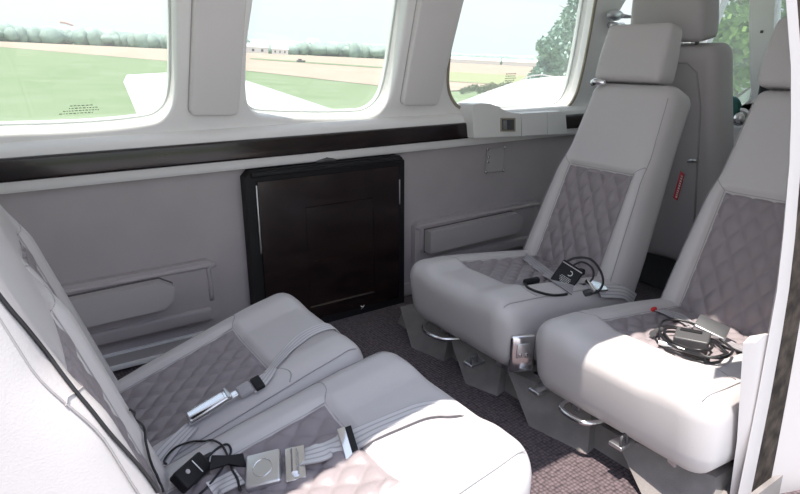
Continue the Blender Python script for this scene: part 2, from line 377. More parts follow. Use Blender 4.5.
def band(name, path_in, path_out, m, depth, parent=None):
    """curved upright strip between two picture-edge polylines taken on the door plane"""
    b = bmesh.new(); A = []; B = []
    for p, q in zip(path_in, path_out):
        A.append([b.verts.new(p), b.verts.new(q), b.verts.new(q + Vector((.9 * depth, .42 * depth, 0))), b.verts.new(p + Vector((.9 * depth, .42 * depth, 0)))])
    for i in range(len(A) - 1):
        for k in range(4): b.faces.new((A[i][k], A[i][(k + 1) % 4], A[i + 1][(k + 1) % 4], A[i + 1][k]))
    b.faces.new(A[0]); b.faces.new(A[-1]); return flat(obj(name, b, m, parent), 40)
ys = [-40, 0, 67, 120, 164, 238, 290, 340, 400, 450, 494, 540]
xin = [779, 786, 791, 791, 789.5, 783, 777, 768, 757, 747, 738, 728]
xm = [790, 797, 802, 802, 801, 795, 789, 781, 770, 760, 751, 741]
xs2 = [800, 807, 814, 816, 815, 810, 805, 797, 786, 777, 768, 759]
DY = 0.44
pin = [onY(x, y, DY) for x, y in zip(xin, ys)]; pm = [onY(x, y, DY) for x, y in zip(xm, ys)]; pe = [onY(x, y, DY) for x, y in zip(xs2, ys)]
struct(band('door_frame_trim_1', pin, pm, 'leather', 0.05))
sealo = band('door_seal', pm, pe, 'seal', 0.035); tag(sealo, 'worn dark rubber seal running down the white door post', 'door seal')
# open door standing forward of the post
dpin = [onY(x + .5, y, DY) for x, y in zip(xs2, ys)]
b = bmesh.new(); V1 = Vector((.55, -.20, 0)); V2 = Vector((.012, .03, 0)); A = [[b.verts.new(p + k) for k in (Vector(), V1, V1 + V2, V2)] for p in dpin[::2] + [dpin[-1]]]
for i in range(len(A) - 1):
    for k in range(4): b.faces.new((A[i][k], A[i][(k + 1) % 4], A[i + 1][(k + 1) % 4], A[i + 1][k]))
b.faces.new(A[0]); b.faces.new(A[-1])
struct(flat(obj('door_1', b, 'leather'), 40))

# ================================================================= SEATS
def pad_surface(L, W, Tk, r, crown, taper):
    def top(x, y):
        tp = taper(x); yy = y / tp
        dx = max(0, abs(x) - (L / 2 - r)); dy = max(0, abs(yy) - (W / 2 - r)); d = min(math.hypot(dx, dy), r)
        return Tk / 2 - r + math.sqrt(max(0, r * r - d * d)) + crown(x, y)
    def deform(p):
        tp = taper(p.x); f = max(0, p.z / (Tk / 2)); y = p.y * tp
        return (p.x, y, p.z + f * crown(p.x, y))
    return top, deform
def sm(a, b, x):
    t = max(0, min(1, (x - a) / (b - a))); return t * t * (3 - 2 * t)
def quilt_panel(name, top, x0, x1, hw, mw, parent, pu, pv, off=0.0015, amp=0.005, n=90):
    """hw(x) = half width; diamond puffs between stitched valleys"""
    bm = bmesh.new(); nv = 64; g = []
    for i in range(n + 1):
        x = x0 + (x1 - x0) * i / n; row = []
        for j in range(nv + 1):
            y = hw(x) * (2 * j / nv - 1)
            a = abs(math.sin(math.pi * (x / pu + y / pv))); c = abs(math.sin(math.pi * (x / pu - y / pv)))
            edge = min(1, min(i, n - i) / 3, min(j, nv - j) / 3)
            q = amp * (min(a, 1) ** .45 * min(c, 1) ** .45) * edge
            row.append(bm.verts.new((x, y, top(x, y) + off + q - (1 - edge) * .002)))
        g.append(row)
    for i in range(n):
        for j in range(nv): bm.faces.new((g[i][j], g[i + 1][j], g[i + 1][j + 1], g[i][j + 1]))
    me = bpy.data.meshes.new(name); bm.transform(mw); bm.normal_update(); bm.to_mesh(me); bm.free()
    for p in me.polygons: p.use_smooth = True
    return link(name, me, parent, ('quilt',))
def seamline(bm, top, pts, off=-0.0002, r=0.0012, n=10):
    P = []
    for (a, b) in zip(pts, pts[1:]):
        for k in range(n):
            t = k / n; x = a[0] + (b[0] - a[0]) * t; y = a[1] + (b[1] - a[1]) * t; P.append((x, y, top(x, y) + off))
    x, y = pts[-1]; P.append((x, y, top(x, y) + off)); tube(bm, P, r, 5)
def make_seat(kind, W, tilt, rec, zc, L=.52, xf=-.205, BWF=.03, TP=.22, hw0=.128, fx_off=.16, zfloor=0.0):
    root = thing('cabin_seat', '', 'seat')
    # cushion
    Tk = .19; fx = L / 2 - fx_off; xr = -L / 2 + .02
    def crown_c(x, y):
        bol = .016 * sm(.07, .14, abs(y)) + .007 * (1 - (y / (W / 2)) ** 2)
        ins = sm(hw0 + .016, hw0 - .002, abs(y)) * sm(fx + .016, fx - .002, x)
        nose = -.010 * sm(L / 2 - .16, L / 2, x)
        return bol - .012 * ins + nose 
    top, de = pad_surface(L, W, Tk, .058, crown_c, lambda x: 1 - .05 * sm(-.05, -.26, x))
    def de2(p):
        q = Vector(de(p)); q.x -= .055 * sm(L / 2 - .16, L / 2, p.x) * (.5 - p.z / Tk); return q
    mw = T(0, 0, zc) @ Matrix.Rotation(-tilt, 4, 'Y')
    cu = obj('cushion', rbox(L, W, Tk, .058, 56, 52, 2, 7, de2), 'leather', root, mw=mw)
    quilt_panel('quilted_insert', top, xr, fx, lambda x: hw0, mw, cu, .064, .050, amp=.009)
    b = bmesh.new()
    seamline(b, top, [(xr, hw0 + .002), (fx + .003, hw0 + .002), (fx + .003, -hw0 - .002), (xr, -hw0 - .002)])
    def curve2(p, n=5): return [(q.x, q.y) for q in spline([(a_, b_, 0) for a_, b_ in p], n)]
    for s in (-1, 1): seamline(b, top, curve2([(fx + .003, s * (hw0 + .002)), (fx + .020, s * (hw0 + .025)), (fx + .024, s * (W / 2 - .045)), (fx + .012, s * (W / 2 - .030))]), n=3)
    for s in (-1, 1):
        seamline(b, top, curve2([(xr + .04, s * (W / 2 - .032)), (0, s * (W / 2 - .026)), (L / 2 - .12, s * (W / 2 - .024)), (L / 2 - .03, s * (W / 2 - .028))]), n=3)
    b.transform(mw); obj('seam', b, 'seam', cu)
    # backrest
    BL, BT, BW = .76, .13, W - BWF
    c, s_ = math.cos(rec), math.sin(rec)
    P0 = Vector((xf, 0, .24)); U = Vector((-s_, 0, c)); N = Vector((c, 0, s_))
    cu_ = P0 + U * (.255) - N * (BT / 2)
    mb = Matrix(((U.x, 0, N.x, cu_.x), (0, -1, 0, 0), (U.z, 0, N.z, cu_.z), (0, 0, 0, 1)))
    tp = lambda x: 1 - TP * sm(-.3, .38, x)
    qx = .085; hq = lambda x: .126 - .004 * sm(-.3, qx, x)
    def crown_b(x, y):
        bol = .020 * sm(.09, .16, abs(y)) * sm(.16, .05, x)
        ins = sm(hq(x) + .012, hq(x) - .004, abs(y)) * sm(qx + .014, qx - .002, x)
        return bol - .012 * ins + .010 * (1 - (y / (BW / 2)) ** 2)
    topb, deb = pad_surface(BL, BW, BT, .045, crown_b, tp)
    ba = obj('backrest', rbox(BL, BW, BT, .045, 76, 48, 2, 6, deb), 'leather', root, mw=mb)
    quilt_panel('quilted_insert', topb, -.36, qx, hq, mb, ba, .080, .052, n=120, amp=.0105)
    b = bmesh.new(); q0 = -.35
    seamline(b, topb, [(q0, hq(q0) + .002), (qx + .003, hq(qx) + .002), (qx + .003, -hq(qx) - .002), (q0, -hq(q0) - .002)])
    for s in (-1, 1):
        seamline(b, topb, [(qx + .003, s * (hq(qx) + .002)), (qx + .028, s * (BW / 2 * tp(qx) - .022)), (qx + .024, s * (BW / 2 * tp(qx) - .016))])
        seamline(b, topb, [(-.30, s * (BW / 2 * tp(-.3) - .016)), (.0, s * (BW / 2 * tp(0) - .016)), (.2, s * (BW / 2 * tp(.2) - .016)), (.33, s * (BW / 2 * tp(.33) - .018))], n=14)
    b.transform(mb); obj('seam', b, 'seam', ba)
    # headrest
    HL, HW, HT = .180, BW * (1 - TP) * .79, .095
    ch = P0 + U * (.255 + BL / 2 + .004 + HL / 2) - N * (HT / 2 - .012) + Vector((0, -.030 if kind == 'fwd' else 0, 0))
    rh = rec - R(11); bp_ = ch - U * (HL / 2); U2 = Vector((-math.sin(rh), 0, math.cos(rh))); N2 = Vector((math.cos(rh), 0, math.sin(rh))); ch2 = bp_ + U2 * (HL / 2)
    mh = Matrix(((U2.x, 0, N2.x, ch2.x), (0, -1, 0, ch2.y), (U2.z, 0, N2.z, ch2.z), (0, 0, 0, 1)))
    def deh(p): return (p.x, p.y * (1 - .05 * sm(-.06, .10, p.x)), p.z * (1 - .25 * sm(-.02, .1, p.x)) + (.004 * (1 - (p.y / (HW / 2)) ** 2) if p.z > 0 else 0))
    hr = obj('headrest', rbox(HL, HW, HT, .022, 8, 12, 2, 5, deh), 'leather', root, mw=mh)
    for s in (-1, 1):
        b = bmesh.new(); tube(b, [ch + Vector((0, s * HW * .36, 0)) - U * (HL / 2 - .02), ch + Vector((0, s * HW * .36, 0)) - U * (HL / 2 + .04)], .007, 10)
        obj('headrest_post', b, 'chrome', root)
    b = bmesh.new()   # pivot latch at the outer corner below the headrest
    pv = ch - U * (HL / 2 + .004) + Vector((0, 0, 0))
    for s in ((-1) if kind == 'x' else 1,):
        q = pv + Vector((.052, -(HW * .5 - .022) * s, .006)); tube(b, [q + Vector((0, .04 * s, 0)), q, q + Vector((.004, -.012 * s, -.004))], [.008, .013, .010], 12)
    obj('headrest_latch', b, 'chrome', root)
    # metal frame and legs below
    for s in (-1, 1):
        b = bmesh.new(); rbox(.40, .022, .03, .004, bm=b, mw=T(-.02, s * (W / 2 - .10), zc - .088)); obj('slide_rail', b, 'steel', root)
        for xx in (.14, -.16):
            zt = zc - .075 + xx * math.sin(tilt)
            b = bmesh.new(); rbox(.035, .03, max(zt - zfloor, .02), .004, bm=b, mw=T(xx, s * (W / 2 - .10), (zt + zfloor) / 2)); obj('leg', b, 'steel', root)
    return root
def copy_tree(o, parent=None):
    c = o.copy(); COL.objects.link(c)
    if parent: c.parent = parent
    for ch in [q for q in COL.objects if q.parent == o]: copy_tree(ch, c)
    return c
def kids(o):
    out = []
    for c in [q for q in COL.objects if q.parent == o]: out += [c] + kids(c)
    return out
GS = 'facing pairs of grey leather cabin seats'
aft_far = make_seat('aft', .44, R(18), R(17), .136, L=.56, xf=-.262, BWF=.0, TP=.14, fx_off=.20); aft_far['group'] = GS
aft_near = make_seat('aft', .46, R(12), R(17), .158, L=.60, xf=-.255, BWF=.02, TP=.14, fx_off=.22); aft_near['group'] = GS
aft_far.location = (.365, 1.215, 0); aft_near.location = (.375, .765, 0)
aft_far['label'] = 'grey quilted seat in the left row beside the cabin wall, unbuckled chrome latch on it'
aft_near['label'] = 'grey quilted seat in the left row nearest the camera, its front edge in sunlight'
fwd_far = make_seat('fwd', .455, R(7), R(23), .175, L=.57, xf=-.215, BWF=.055, TP=.22, zfloor=.05); fwd_far['group'] = GS
fwd_near = copy_tree(fwd_far)
for q_ in kids(fwd_near):
    if q_.name.startswith('headrest_latch'): bpy.data.objects.remove(q_)
fwd_far.location = (1.245, 1.215, 0); fwd_near.location = (1.25, .692, 0)
for o in (fwd_far, fwd_near): o.rotation_euler.z = math.pi
fwd_far['label'] = 'grey quilted seat on the right side by the window wall, red tag on its backrest'
fwd_near['label'] = 'grey quilted seat on the right beside the door post, sun across its cushion front'
# pilot seats, facing forward, seen from behind
def pilot_seat(y, label):
    root = thing('pilot_seat', label, 'seat', (2.30, y, 0), 0, 'pilot seats seen from behind')
    rec = R(9); U = Vector((-math.sin(rec), 0, math.cos(rec))); N = Vector((math.cos(rec), 0, math.sin(rec)))
    def mk(u, off): 
        p = Vector((-.22, 0, .265)) + U * u + N * off
        return Matrix(((U.x, 0, N.x, p.x), (0, -1, 0, 0), (U.z, 0, N.z, p.z), (0, 0, 0, 1)))
    obj('cushion', rbox(.48, .46, .14, .05, 4, 4, 1, 5), 'leather_side', root, mw=T(.02, 0, .22))
    ba = obj('backrest', rbox(.78, .46, .13, .045, 8, 6, 1, 5, lambda p: (p.x, p.y * (1 - .16 * sm(-.1, .4, p.x)), p.z)), 'leather_side', root, mw=mk(.29, 0))
    b = bmesh.new(); ex = -.067
    P = [(-.36, .16), (.2, .155), (.31, .135), (.34, .10), (.34, -.10), (.31, -.135), (.2, -.155), (-.36, -.16)]
    tube(b, [(x, y, ex) for x, y in P], .003, 6); b.transform(mk(.29, 0)); obj('seam', b, 'seam', ba)
    obj('headrest', rbox(.22, .275, .11, .025, 4, 6, 1, 5, lambda p: (p.x, p.y * (1 - .10 * sm(-.05, .1, p.x)), p.z)), 'leather_side', root, mw=mk(.80, 0))
    for s in (-1, 1):
        b = bmesh.new(); tube(b, [(-.12, s * .09, 0), (.02, s * .09, 0)], .007, 8); b.transform(mk(.68, 0)); obj('headrest_post', b, 'chrome', root)
    for xx in (-.15, .18):
        b = bmesh.new(); rbox(.04, .34, .16, .01, bm=b, mw=T(xx, 0, .08)); obj('leg', b, 'dark', root)
    return root
ps = pilot_seat(1.27, 'plain grey pilot seat seen from behind, tall headrest cropped at the top')

# ================================================================= SIDE WALL FITTINGS
X0, X1 = -.45, 1.50
# pale ledge and wood band below the windows
b = bmesh.new()
def ledge(b, x0, x1, prof): prism(b, [(x0, y, z) for y, z in prof], (x1 - x0, 0, 0))
ledge(b, X0, 2.9, [(1.81, .570), (1.772, .570), (1.764, .580), (1.764, .672), (1.774, .688), (1.81, .70)])
struct(flat(obj('trim_3', bevel(b, .004, 2), 'white'), 40))
b = bmesh.new(); rbox(X1 - X0, .02, .060, .008, bm=b, mw=T((X0 + X1) / 2, 1.762, .630))
tag(obj('wood_trim_strip', b, 'wood'), 'long glossy dark walnut strip running under the windows', 'trim strip')
b = bmesh.new(); rbox(.62, .02, .060, .008, bm=b, mw=T(2.20, 1.762, .630))
tag(obj('wood_trim_strip', b, 'wood'), 'short stub of dark walnut strip right of the white latch box', 'trim strip')
def round_poly(pts, r, n=5):
    out = []; N_ = len(pts)
    for i in range(N_):
        p = Vector(pts[i]); a = (Vector(pts[i - 1]) - p).normalized(); c = (Vector(pts[(i + 1) % N_]) - p).normalized()
        p0, p1 = p + a * r, p + c * r
        for k in range(n + 1):
            t = k / n; q = p0 * (1 - t) ** 2 + p * 2 * t * (1 - t) + p1 * t * t; out.append((q.x, q.y))
    return out
MWF = Matrix(((1, 0, 0, 0), (0, LU.y, LN.y, LP.y), (0, LU.z, LN.z, LP.z), (0, 0, 0, 1)))
def extend(p, q, s):   # point on line p-q at height s
    t = (s - p[1]) / (q[1] - p[1]); return (p[0] + (q[0] - p[0]) * t, s)
for (px, label) in (([(192, 5), (188, 114), (236.5, 113.5), (243.5, 5)], 'padded grey pillar cover between the left and middle windows'),
                    ([(416, 5), (399.5, 104), (435, 104), (459, 5)], 'padded grey pillar cover between the middle and right windows')):
    q = [lean2d(*p) for p in px]; q[0] = extend(q[1], q[0], .58); q[3] = extend(q[2], q[3], .58)
    L = round_poly(q, .022)
    bm = poly_curve('pad', [shrink(L, .007)], 0.006, 0.007); root = obj('pillar_pad', bm, 'padgrey', mw=MWF @ T(0, 0, -.010))
    flat(root, 40); tag(root, label, 'pillar cover')
    b = bmesh.new(); tube(b, [lean3d(x, s_, -.001) for x, s_ in L], .0022, 5, True); obj('seam', b, 'frameplastic', root)
# stitched joint lines on the pale panel beneath the pillars
for xx in (.61,):
    pass
# folding table stowed against the wall
tb = thing('folding_table', 'dark glossy wood folding table stowed flat against the grey wall', 'table', (.9, 1.80, 0))
tx0, tx1, tz0, tz1 = -.285, .30, 0.0, .565
b = bmesh.new()
prism(b, [(tx0, -.004, tz0), (tx1, -.004, tz0), (tx1, -.004, tz1 - .02), (tx1 - .02, -.004, tz1), (tx0 + .02, -.004, tz1), (tx0, -.004, tz1 - .02)], (0, -.045, 0))
flat(obj('frame', bevel(b, .006, 3), 'black', tb), 40)
b = bmesh.new(); ix0, ix1, iz0, iz1 = tx0 + .035, tx1 - .028, tz0 + .03, tz1 - .035
# leaf with a shallow sunk field
rx0, rx1, rz0, rz1 = ix0 + .155, ix1 - .105, iz0 + .045, iz1 - .10
ov = [(ix0, iz0), (ix1, iz0), (ix1, iz1), (ix0, iz1)]; iv = [(rx0, rz0), (rx1, rz0), (rx1, rz1), (rx0, rz1)]
yo, yi, yr = -.057, -.057, -.052
A = [b.verts.new((x, yo, z)) for x, z in ov]; B = [b.verts.new((x, yi, z)) for x, z in iv]; C = [b.verts.new((x + (.004 if x < 0 else -.004), yr, z + (.004 if z < .2 else -.004))) for x, z in iv]; D = [b.verts.new((x, -.045, z)) for x, z in ov]
for i in range(4):
    j = (i + 1) % 4; b.faces.new((A[i], A[j], B[j], B[i])); b.faces.new((B[i], B[j], C[j], C[i])); b.faces.new((D[i], D[j], A[j], A[i]))
b.faces.new(C); obj('table_leaf', b, 'wood', tb, smooth=False)
for x, z0, z1 in ((ix0 - .004, iz0 + .27, iz1 - .01), (ix1 + .003, iz0 + .36, iz1 - .05)):
    b = bmesh.new(); rbox(.004, .006, z1 - z0, .001, bm=b, mw=T(x, -.054, (z0 + z1) / 2)); obj('hinge_strip', b, 'steel', tb)
b = bmesh.new(); rbox(tx1 - tx0 - .03, .016, .016, .006, bm=b, mw=T((tx0 + tx1) / 2, -.056, tz1 - .012)); obj('top_rail', b, 'black', tb)
b = bmesh.new(); tube(b, [(-.035, -.03, tz1 + .002), (.0, -.03, tz1 + .01), (.035, -.03, tz1 + .002)], [.006, .010, .006], 10); obj('latch', b, 'dark', tb)
b = bmesh.new(); q = onY(362, 307, 1.742) - Vector((.9, 1.8, 0))
for a in (45, 135): 
    d = Vector((math.cos(R(a)), 0, math.sin(R(a)))) * .011; tube(b, [q - d + Vector((0, -.004, 0)), q + d + Vector((0, -.004, 0))], .002, 6)
obj('catch', b, 'chrome', tb)
# arm rests
def armrest(x0, x1, flip, label):
    root = thing('armrest', label, 'armrest', ((x0 + x1) / 2, 1.80, .2), 0, 'wall armrests')
    cx = (x0 + x1) / 2; w = (x1 - x0) / 2; sg = 1 if flip else -1
    b = bmesh.new(); zt, zb = .102, -.10
    P = [(-w, zb + .005), (-w + .012, zb), (w - .012, zb + .006), (w, zb + .025), (w, zt - .015), (w - .02, zt), (-w + .02, zt - .002), (-w, zt - .02)]
    prism(b, [(x, -.001, z) for x, z in P], (0, -.026, 0)); flat(obj('surround', bevel(b, .010, 4), 'armbase', root), 50)
    def ridge(pts, r): 
        b = bmesh.new(); tube(b, spline(pts, 4), r, 8); return b
    yb_ = -.026
    obj('moulded_edge', ridge([(-w + .03, yb_, -.02), (-w + .028, yb_, zt - .035), (-w + .05, yb_, zt - .02), (w - .05, yb_, zt - .018), (w - .022, yb_, zt - .03), (w - .02, yb_, -.03)], .0075), 'armbase', root)
    b = bmesh.new(); rbox(2 * w - .05, .024, .044, .010, 6, 1, 1, 4, bm=b, mw=T(0, -.026, -.072)); obj('lower_roll', b, 'armbase', root)
    e = w - .045; f = w - .17
    P = [(-e * sg, .066), ((f) * sg, .074), ((f + .035) * sg, .052), ((f + .03) * sg, .010), (f * sg, -.012), (-e * sg, -.020)]
    b = bmesh.new(); prism(b, [(x, -.024, z) for x, z in P], (0, -.042, 0)); flat(obj('arm_pad', bevel(b, .012, 4), 'armleather', root), 50)
    b = bmesh.new(); cxp = sum(p[0] for p in P) / 6; czp = sum(p[1] for p in P) / 6
    tube(b, [(cxp + (x - cxp) * 1.01, -.028, czp + (z - czp) * 1.04) for x, z in P], .003, 6, True); obj('pad_seam_shade', b, 'seamshade', root)  # dark seam tube, its colour stands in for shade round the pad
    return root
armrest(-.20, .505, True, 'grey padded armrest recessed in the wall behind the left seat')
armrest(1.265, 1.93, True, 'grey padded armrest in the wall right of the dark folding table')
# small riveted plate frame
pl = thing('wall_plate', 'small riveted fabric-covered plate on the wall under the white latch box', 'plate', (0, 0, 0))
c4 = [onY(x, y, 1.797) for x, y in ((486.5, 149), (503.5, 147), (502, 170), (484.5, 172))]
b = bmesh.new(); prism(b, c4, (0, -.006, 0)); flat(obj('plate', bevel(b, .002, 2), 'frameplastic', pl), 40)
b = bmesh.new()
for i in range(4): tube(b, [c4[i] + Vector((0, -.006, 0)), c4[(i + 1) % 4] + Vector((0, -.006, 0))], .0018, 5)
obj('plate_edge', b, 'frameplastic', pl)
for p in c4 + [c4[0].lerp(c4[3], .35) + Vector((.008, 0, 0)), c4[0].lerp(c4[3], .55) + Vector((.006, 0, 0))]:
    b = bmesh.new(); rbox(.012, .008, .012, .004, bm=b, mw=Matrix.Translation(p + Vector((0, -.009, 0)))); obj('rivet', b, 'chrome', pl)
# latch box under the right window
def boxpoly(name, px, y0, y1, m, parent, bev=.008):
    b = bmesh.new(); prism(b, [onY(x, y, y0) for x, y in px], (0, y1 - y0, 0)); return flat(obj(name, bevel(b, bev, 4), m, parent), 45)
lb = thing('latch_box', 'white plastic emergency latch box with a square recess under right window', 'latch box', (1.6, 1.74, .6))
def par(o, p): 
    o.parent = p; o.matrix_parent_inverse = Matrix.Translation(-Vector(p.location))
o = boxpoly('housing', [(474, 138), (472, 110), (473, 104.5), (480, 103.5), (489, 103.5), (497, 106), (506, 111), (513, 113), (520.5, 113.5), (521, 136)], 1.715, 1.80, 'plastic', None); par(o, lb)
o = boxpoly('recess_frame', [(501, 131.5), (501, 118), (515.5, 118), (515.5, 131.5)], 1.711, 1.72, 'gasket', None, .0015); par(o, lb)
o = boxpoly('recess', [(502.5, 130), (502.5, 119.5), (514, 119.5), (514, 130)], 1.7085, 1.712, 'dark', None, .0005); par(o, lb)
o = boxpoly('pull_tab', [(504, 129.5), (504, 120.5), (507, 120.5), (507, 129.5)], 1.703, 1.710, 'steel', None, .001); par(o, lb)
lb2 = thing('latch_box_cover', 'plain white plastic cover adjoining the latch box, split by one seam', 'cover', (1.9, 1.74, .6))
o = boxpoly('left_half', [(522, 136), (521.5, 113.5), (547, 112), (547.5, 134.5)], 1.722, 1.80, 'plastic', None); par(o, lb2)
o = boxpoly('right_half', [(548, 134.5), (547.5, 112), (561, 111.5), (565.5, 114), (567, 132.5), (566, 133.5)], 1.722, 1.80, 'plastic', None); par(o, lb2)
# coat hook / air vent on the pillar by the headrest
ck = thing('swivel_air_vent', 'round silver swivel vent on the pillar above the right headrest', 'vent', (0, 0, 0))
p = onplane(611, 14, LP, LN) - LN * .02
b = bmesh.new(); bmesh.ops.create_uvsphere(b, u_segments=24, v_segments=14, radius=.045, matrix=Matrix.Translation(p) @ Matrix.Diagonal((1.1, .5, .5, 1))); obj('vent_ball', b, 'steel', ck)
b = bmesh.new(); q = onplane(612, 24, LP, LN) - LN * .025; tube(b, [q + Vector((-.045, 0, 0)), q + Vector((.04, 0, 0))], .013, 10); obj('vent_ring', b, 'chrome', ck)
b = bmesh.new(); q = p + Vector((.02, -.02, -.004)); tube(b, [q, q + Vector((.06, -.01, -.002)), q + Vector((.09, -.01, .004))], [.009, .006, .010], 8); obj('vent_knob', b, 'chrome', ck)
# scuff strips at the foot of the wall, metal shine put in as white
for z, yy, lab in ((.058, 1.795, 'upper of two bright metal strips along the wall foot'), (.018, 1.785, 'lower ridged bright metal strip along the carpet edge by the wall')):
    b = bmesh.new(); rbox(1.02, .014, (.007 if z > .03 else .013), .002, bm=b, mw=T(.10, yy, z)); tag(obj('scuff_strip', b, 'scuff'), lab, 'metal strip')
b = bmesh.new(); rbox(3.3, .02, .05, .004, bm=b, mw=T(1.2, 1.80, .03)); struct(obj('baseboard_far', b, 'leather_side'))

# ================================================================= SPAR COVER UNDER THE RIGHT SEATS
sc_ = thing('carpeted_spar_cover', 'grey carpet covered spar box with blocks under the right seats', 'spar cover', (1.2, 1.0, 0))
b = bmesh.new(); prism(b, [(1.075, .43, 0), (1.10, .43, .05), (1.3, .43, .05), (1.55, .43, .03), (1.55, .43, 0)], (0, 1.18, 0)); o = flat(obj('riser', bevel(b, .006, 2), 'riser', None), 50); par(o, sc_)
def block(ya, yb, ztop, xf=1.02, xr=1.17):
    b = bmesh.new(); w = yb - ya
    lo = [(xf + .02, ya - .03, 0), (xf - .01, yb - .13, 0), (xr, yb - .02, 0), (xr, ya, 0)]
    hi = [(xf + .075, ya + .012, ztop), (xf + .03, yb - .004, ztop), (xr, yb - .01, ztop), (xr, ya + .01, ztop)]
    A = [b.verts.new(p) for p in lo]; B = [b.verts.new(p) for p in hi]
    b.faces.new(A); b.faces.new(B)
    for i in range(4): b.faces.new((A[i], A[(i + 1) % 4], B[(i + 1) % 4], B[i]))
    o = flat(obj('block', bevel(b, .014, 4), 'riser', None), 50); par(o, sc_)
block(1.33, 1.56, .088); block(1.09, 1.29, .084); block(.78, 1.04, .088); block(.47, .70, .088)
for ya in (1.235, .975, .60):
    b = bmesh.new(); rbox(.07, .035, .012, .003, bm=b, mw=T(1.13, ya, .082)); o = obj('rail_end', b, 'steel', None); par(o, sc_)
bpy.context.view_layer.update()
# ================================================================= CASTING HELPER (finds the resting surface seen at a picture point)
def bvh_of(root):
    out = []
    for o in [root] + kids(root):
        if o.type == 'MESH' and o.name.split('.')[0] in ('cushion', 'backrest', 'quilted_insert', 'headrest'):
            vs = [o.matrix_world @ v.co for v in o.data.vertices]; out.append(BVHTree.FromPolygons(vs, [tuple(p.vertices) for p in o.data.polygons]))
    return out
BV = {n: bvh_of(o) for n, o in (('af', aft_far), ('an', aft_near), ('ff', fwd_far), ('fn', fwd_near))}
def hit(px, py, seats=('af', 'an', 'ff', 'fn'), lift=0.0):
    p, n = hit0(px, py, seats, lift)
    if p is not None: return p, n
    for r_ in range(3, 40, 3):   # beside the seats: continue the nearest surface
        for k in range(12):
            p, n = hit0(px + r_ * math.cos(k * .5236), py + r_ * math.sin(k * .5236), seats, lift)
            if p is not None and abs(n.dot(ray(px, py).normalized())) > .3: return onplane(px, py, p, n), n
    return None, None
def hit0(px, py, seats, lift):
    d = ray(px, py).normalized(); best = None
    for s in seats:
        for t in BV[s]:
            h = t.ray_cast(CAM, d)
            if h[0] is not None and (best is None or h[3] < best[3]): best = h
    if best is None: return None, None
    n = best[1] if best[1].dot(d) < 0 else -best[1]
    return best[0] + n * lift, n
def path_hits(px, seats, lift):
    P, N = [], []
    for x, y in px:
        p, n = hit0(x, y, seats, lift)
        if p is not None: P.append(p); N.append(n)
    return P, N
def dense(px, n=6):
    return [(p.x, p.y) for p in spline([(a, b, 0) for a, b in px], n)]
def smoothN(N, k=3):
    for _ in range(k):
        N = [(N[max(i - 1, 0)] + N[i] + N[min(i + 1, len(N) - 1)]).normalized() for i in range(len(N))]
    return N
def smoothP(P, k=2):
    for _ in range(k):
        P = [P[0]] + [(P[i - 1] + P[i] * 2 + P[i + 1]) / 4 for i in range(1, len(P) - 1)] + [P[-1]]
    return P
def belt(px, seats, w, m, parent, name='strap', lift=.003, pre=(), post=()):
    P, N = path_hits(dense(px), seats, lift)
    P = list(pre) + P + list(post); N = [N[0]] * len(pre) + N + [N[-1]] * len(post)
    return ribbon(smoothP(P), smoothN(N), w, .0016, name, m, parent)
def cable(px, seats, r, name, m, parent=None, lift=None):
    P, N = path_hits(dense(px), seats, r * 1.1 if lift is None else lift)
    b = bmesh.new(); tube(b, smoothP(P), r, 8); return obj(name, b, m, parent)
def frame_at(p, n, fwd):
    """matrix: z = n, x = fwd projected"""
    n = n.normalized(); f = (fwd - n * fwd.dot(n)).normalized(); y = n.cross(f)
    return Matrix(((f.x, y.x, n.x, p.x), (f.y, y.y, n.y, p.y), (f.z, y.z, n.z, p.z), (0, 0, 0, 1)))
def empty_thing(name, label, cat, p, group=None):
    t = thing(name, label, cat, tuple(p), 0, group); return t
def ch(name, bm, m, parent):   # world-space bmesh -> child
    o = flat(obj(name, bm, m, parent), 45)
    if parent: o.matrix_parent_inverse = Matrix.Translation(-Vector(parent.location))
    return o
def fixp(o, parent): o.parent = parent; o.matrix_parent_inverse = Matrix.Translation(-Vector(parent.location)); return o

# ---- belt on the far left seat
def over(px, py, s_):
    p, n = hit(px, py, s_, .003); return [p + Vector((.050, -.01, -.14)), p + Vector((.046, -.005, -.08)), p + Vector((.030, 0, -.032)), p + Vector((.012, 0, -.006))]
OVER = over(457, 411, ('an',))
p0, n0 = hit(240, 395, ('af',)); t1 = empty_thing('seat_belt', 'silver-grey lap belt with open chrome lift latch lying on the far left seat', 'seat belt', p0)
fixp(belt([(330, 327), (318, 330), (303, 338), (288, 352), (275, 367), (262, 383), (252, 391)], ('af',), .038, 'web', None, pre=over(332, 327, ('af',))), t1)
fixp(belt([(193, 427), (180, 440), (165, 456), (155, 470), (147, 486)], ('af',), .036, 'web', None, 'lower_strap'), t1)
pa, na = hit(259, 386, ('af',), .006); pb, _ = hit(190, 426, ('af',), .006); M0 = frame_at(pa, na, pb - pa)
b = bmesh.new(); rbox(.020, .040, .010, .003, bm=b, mw=M0 @ T(0, 0, .002)); ch('adjuster', b, 'black', t1)
b = bmesh.new(); rbox(.030, .034, .014, .006, bm=b, mw=M0 @ T(.028, 0, .004)); ch('webbing_fold', b, 'web', t1)
Lb = (pb - pa).length
b = bmesh.new(); rbox(.026, .020, .008, .003, bm=b, mw=M0 @ T(.055, 0, .006)); ch('tongue', b, 'chrome', t1)
bl = T(Lb * .68, 0, .011) @ Matrix.Rotation(R(4), 4, 'Y')
b = bmesh.new(); rbox(Lb * .62, .030, .012, .004, bm=b, mw=M0 @ bl); o = ch('buckle_body', b, 'chrome', t1)
b = bmesh.new(); rbox(Lb * .50, .024, .004, .0018, bm=b, mw=M0 @ bl @ T(.004, 0, .009) @ Matrix.Rotation(R(-5), 4, 'Y')); ch('lift_lever', b, 'chrome', t1)
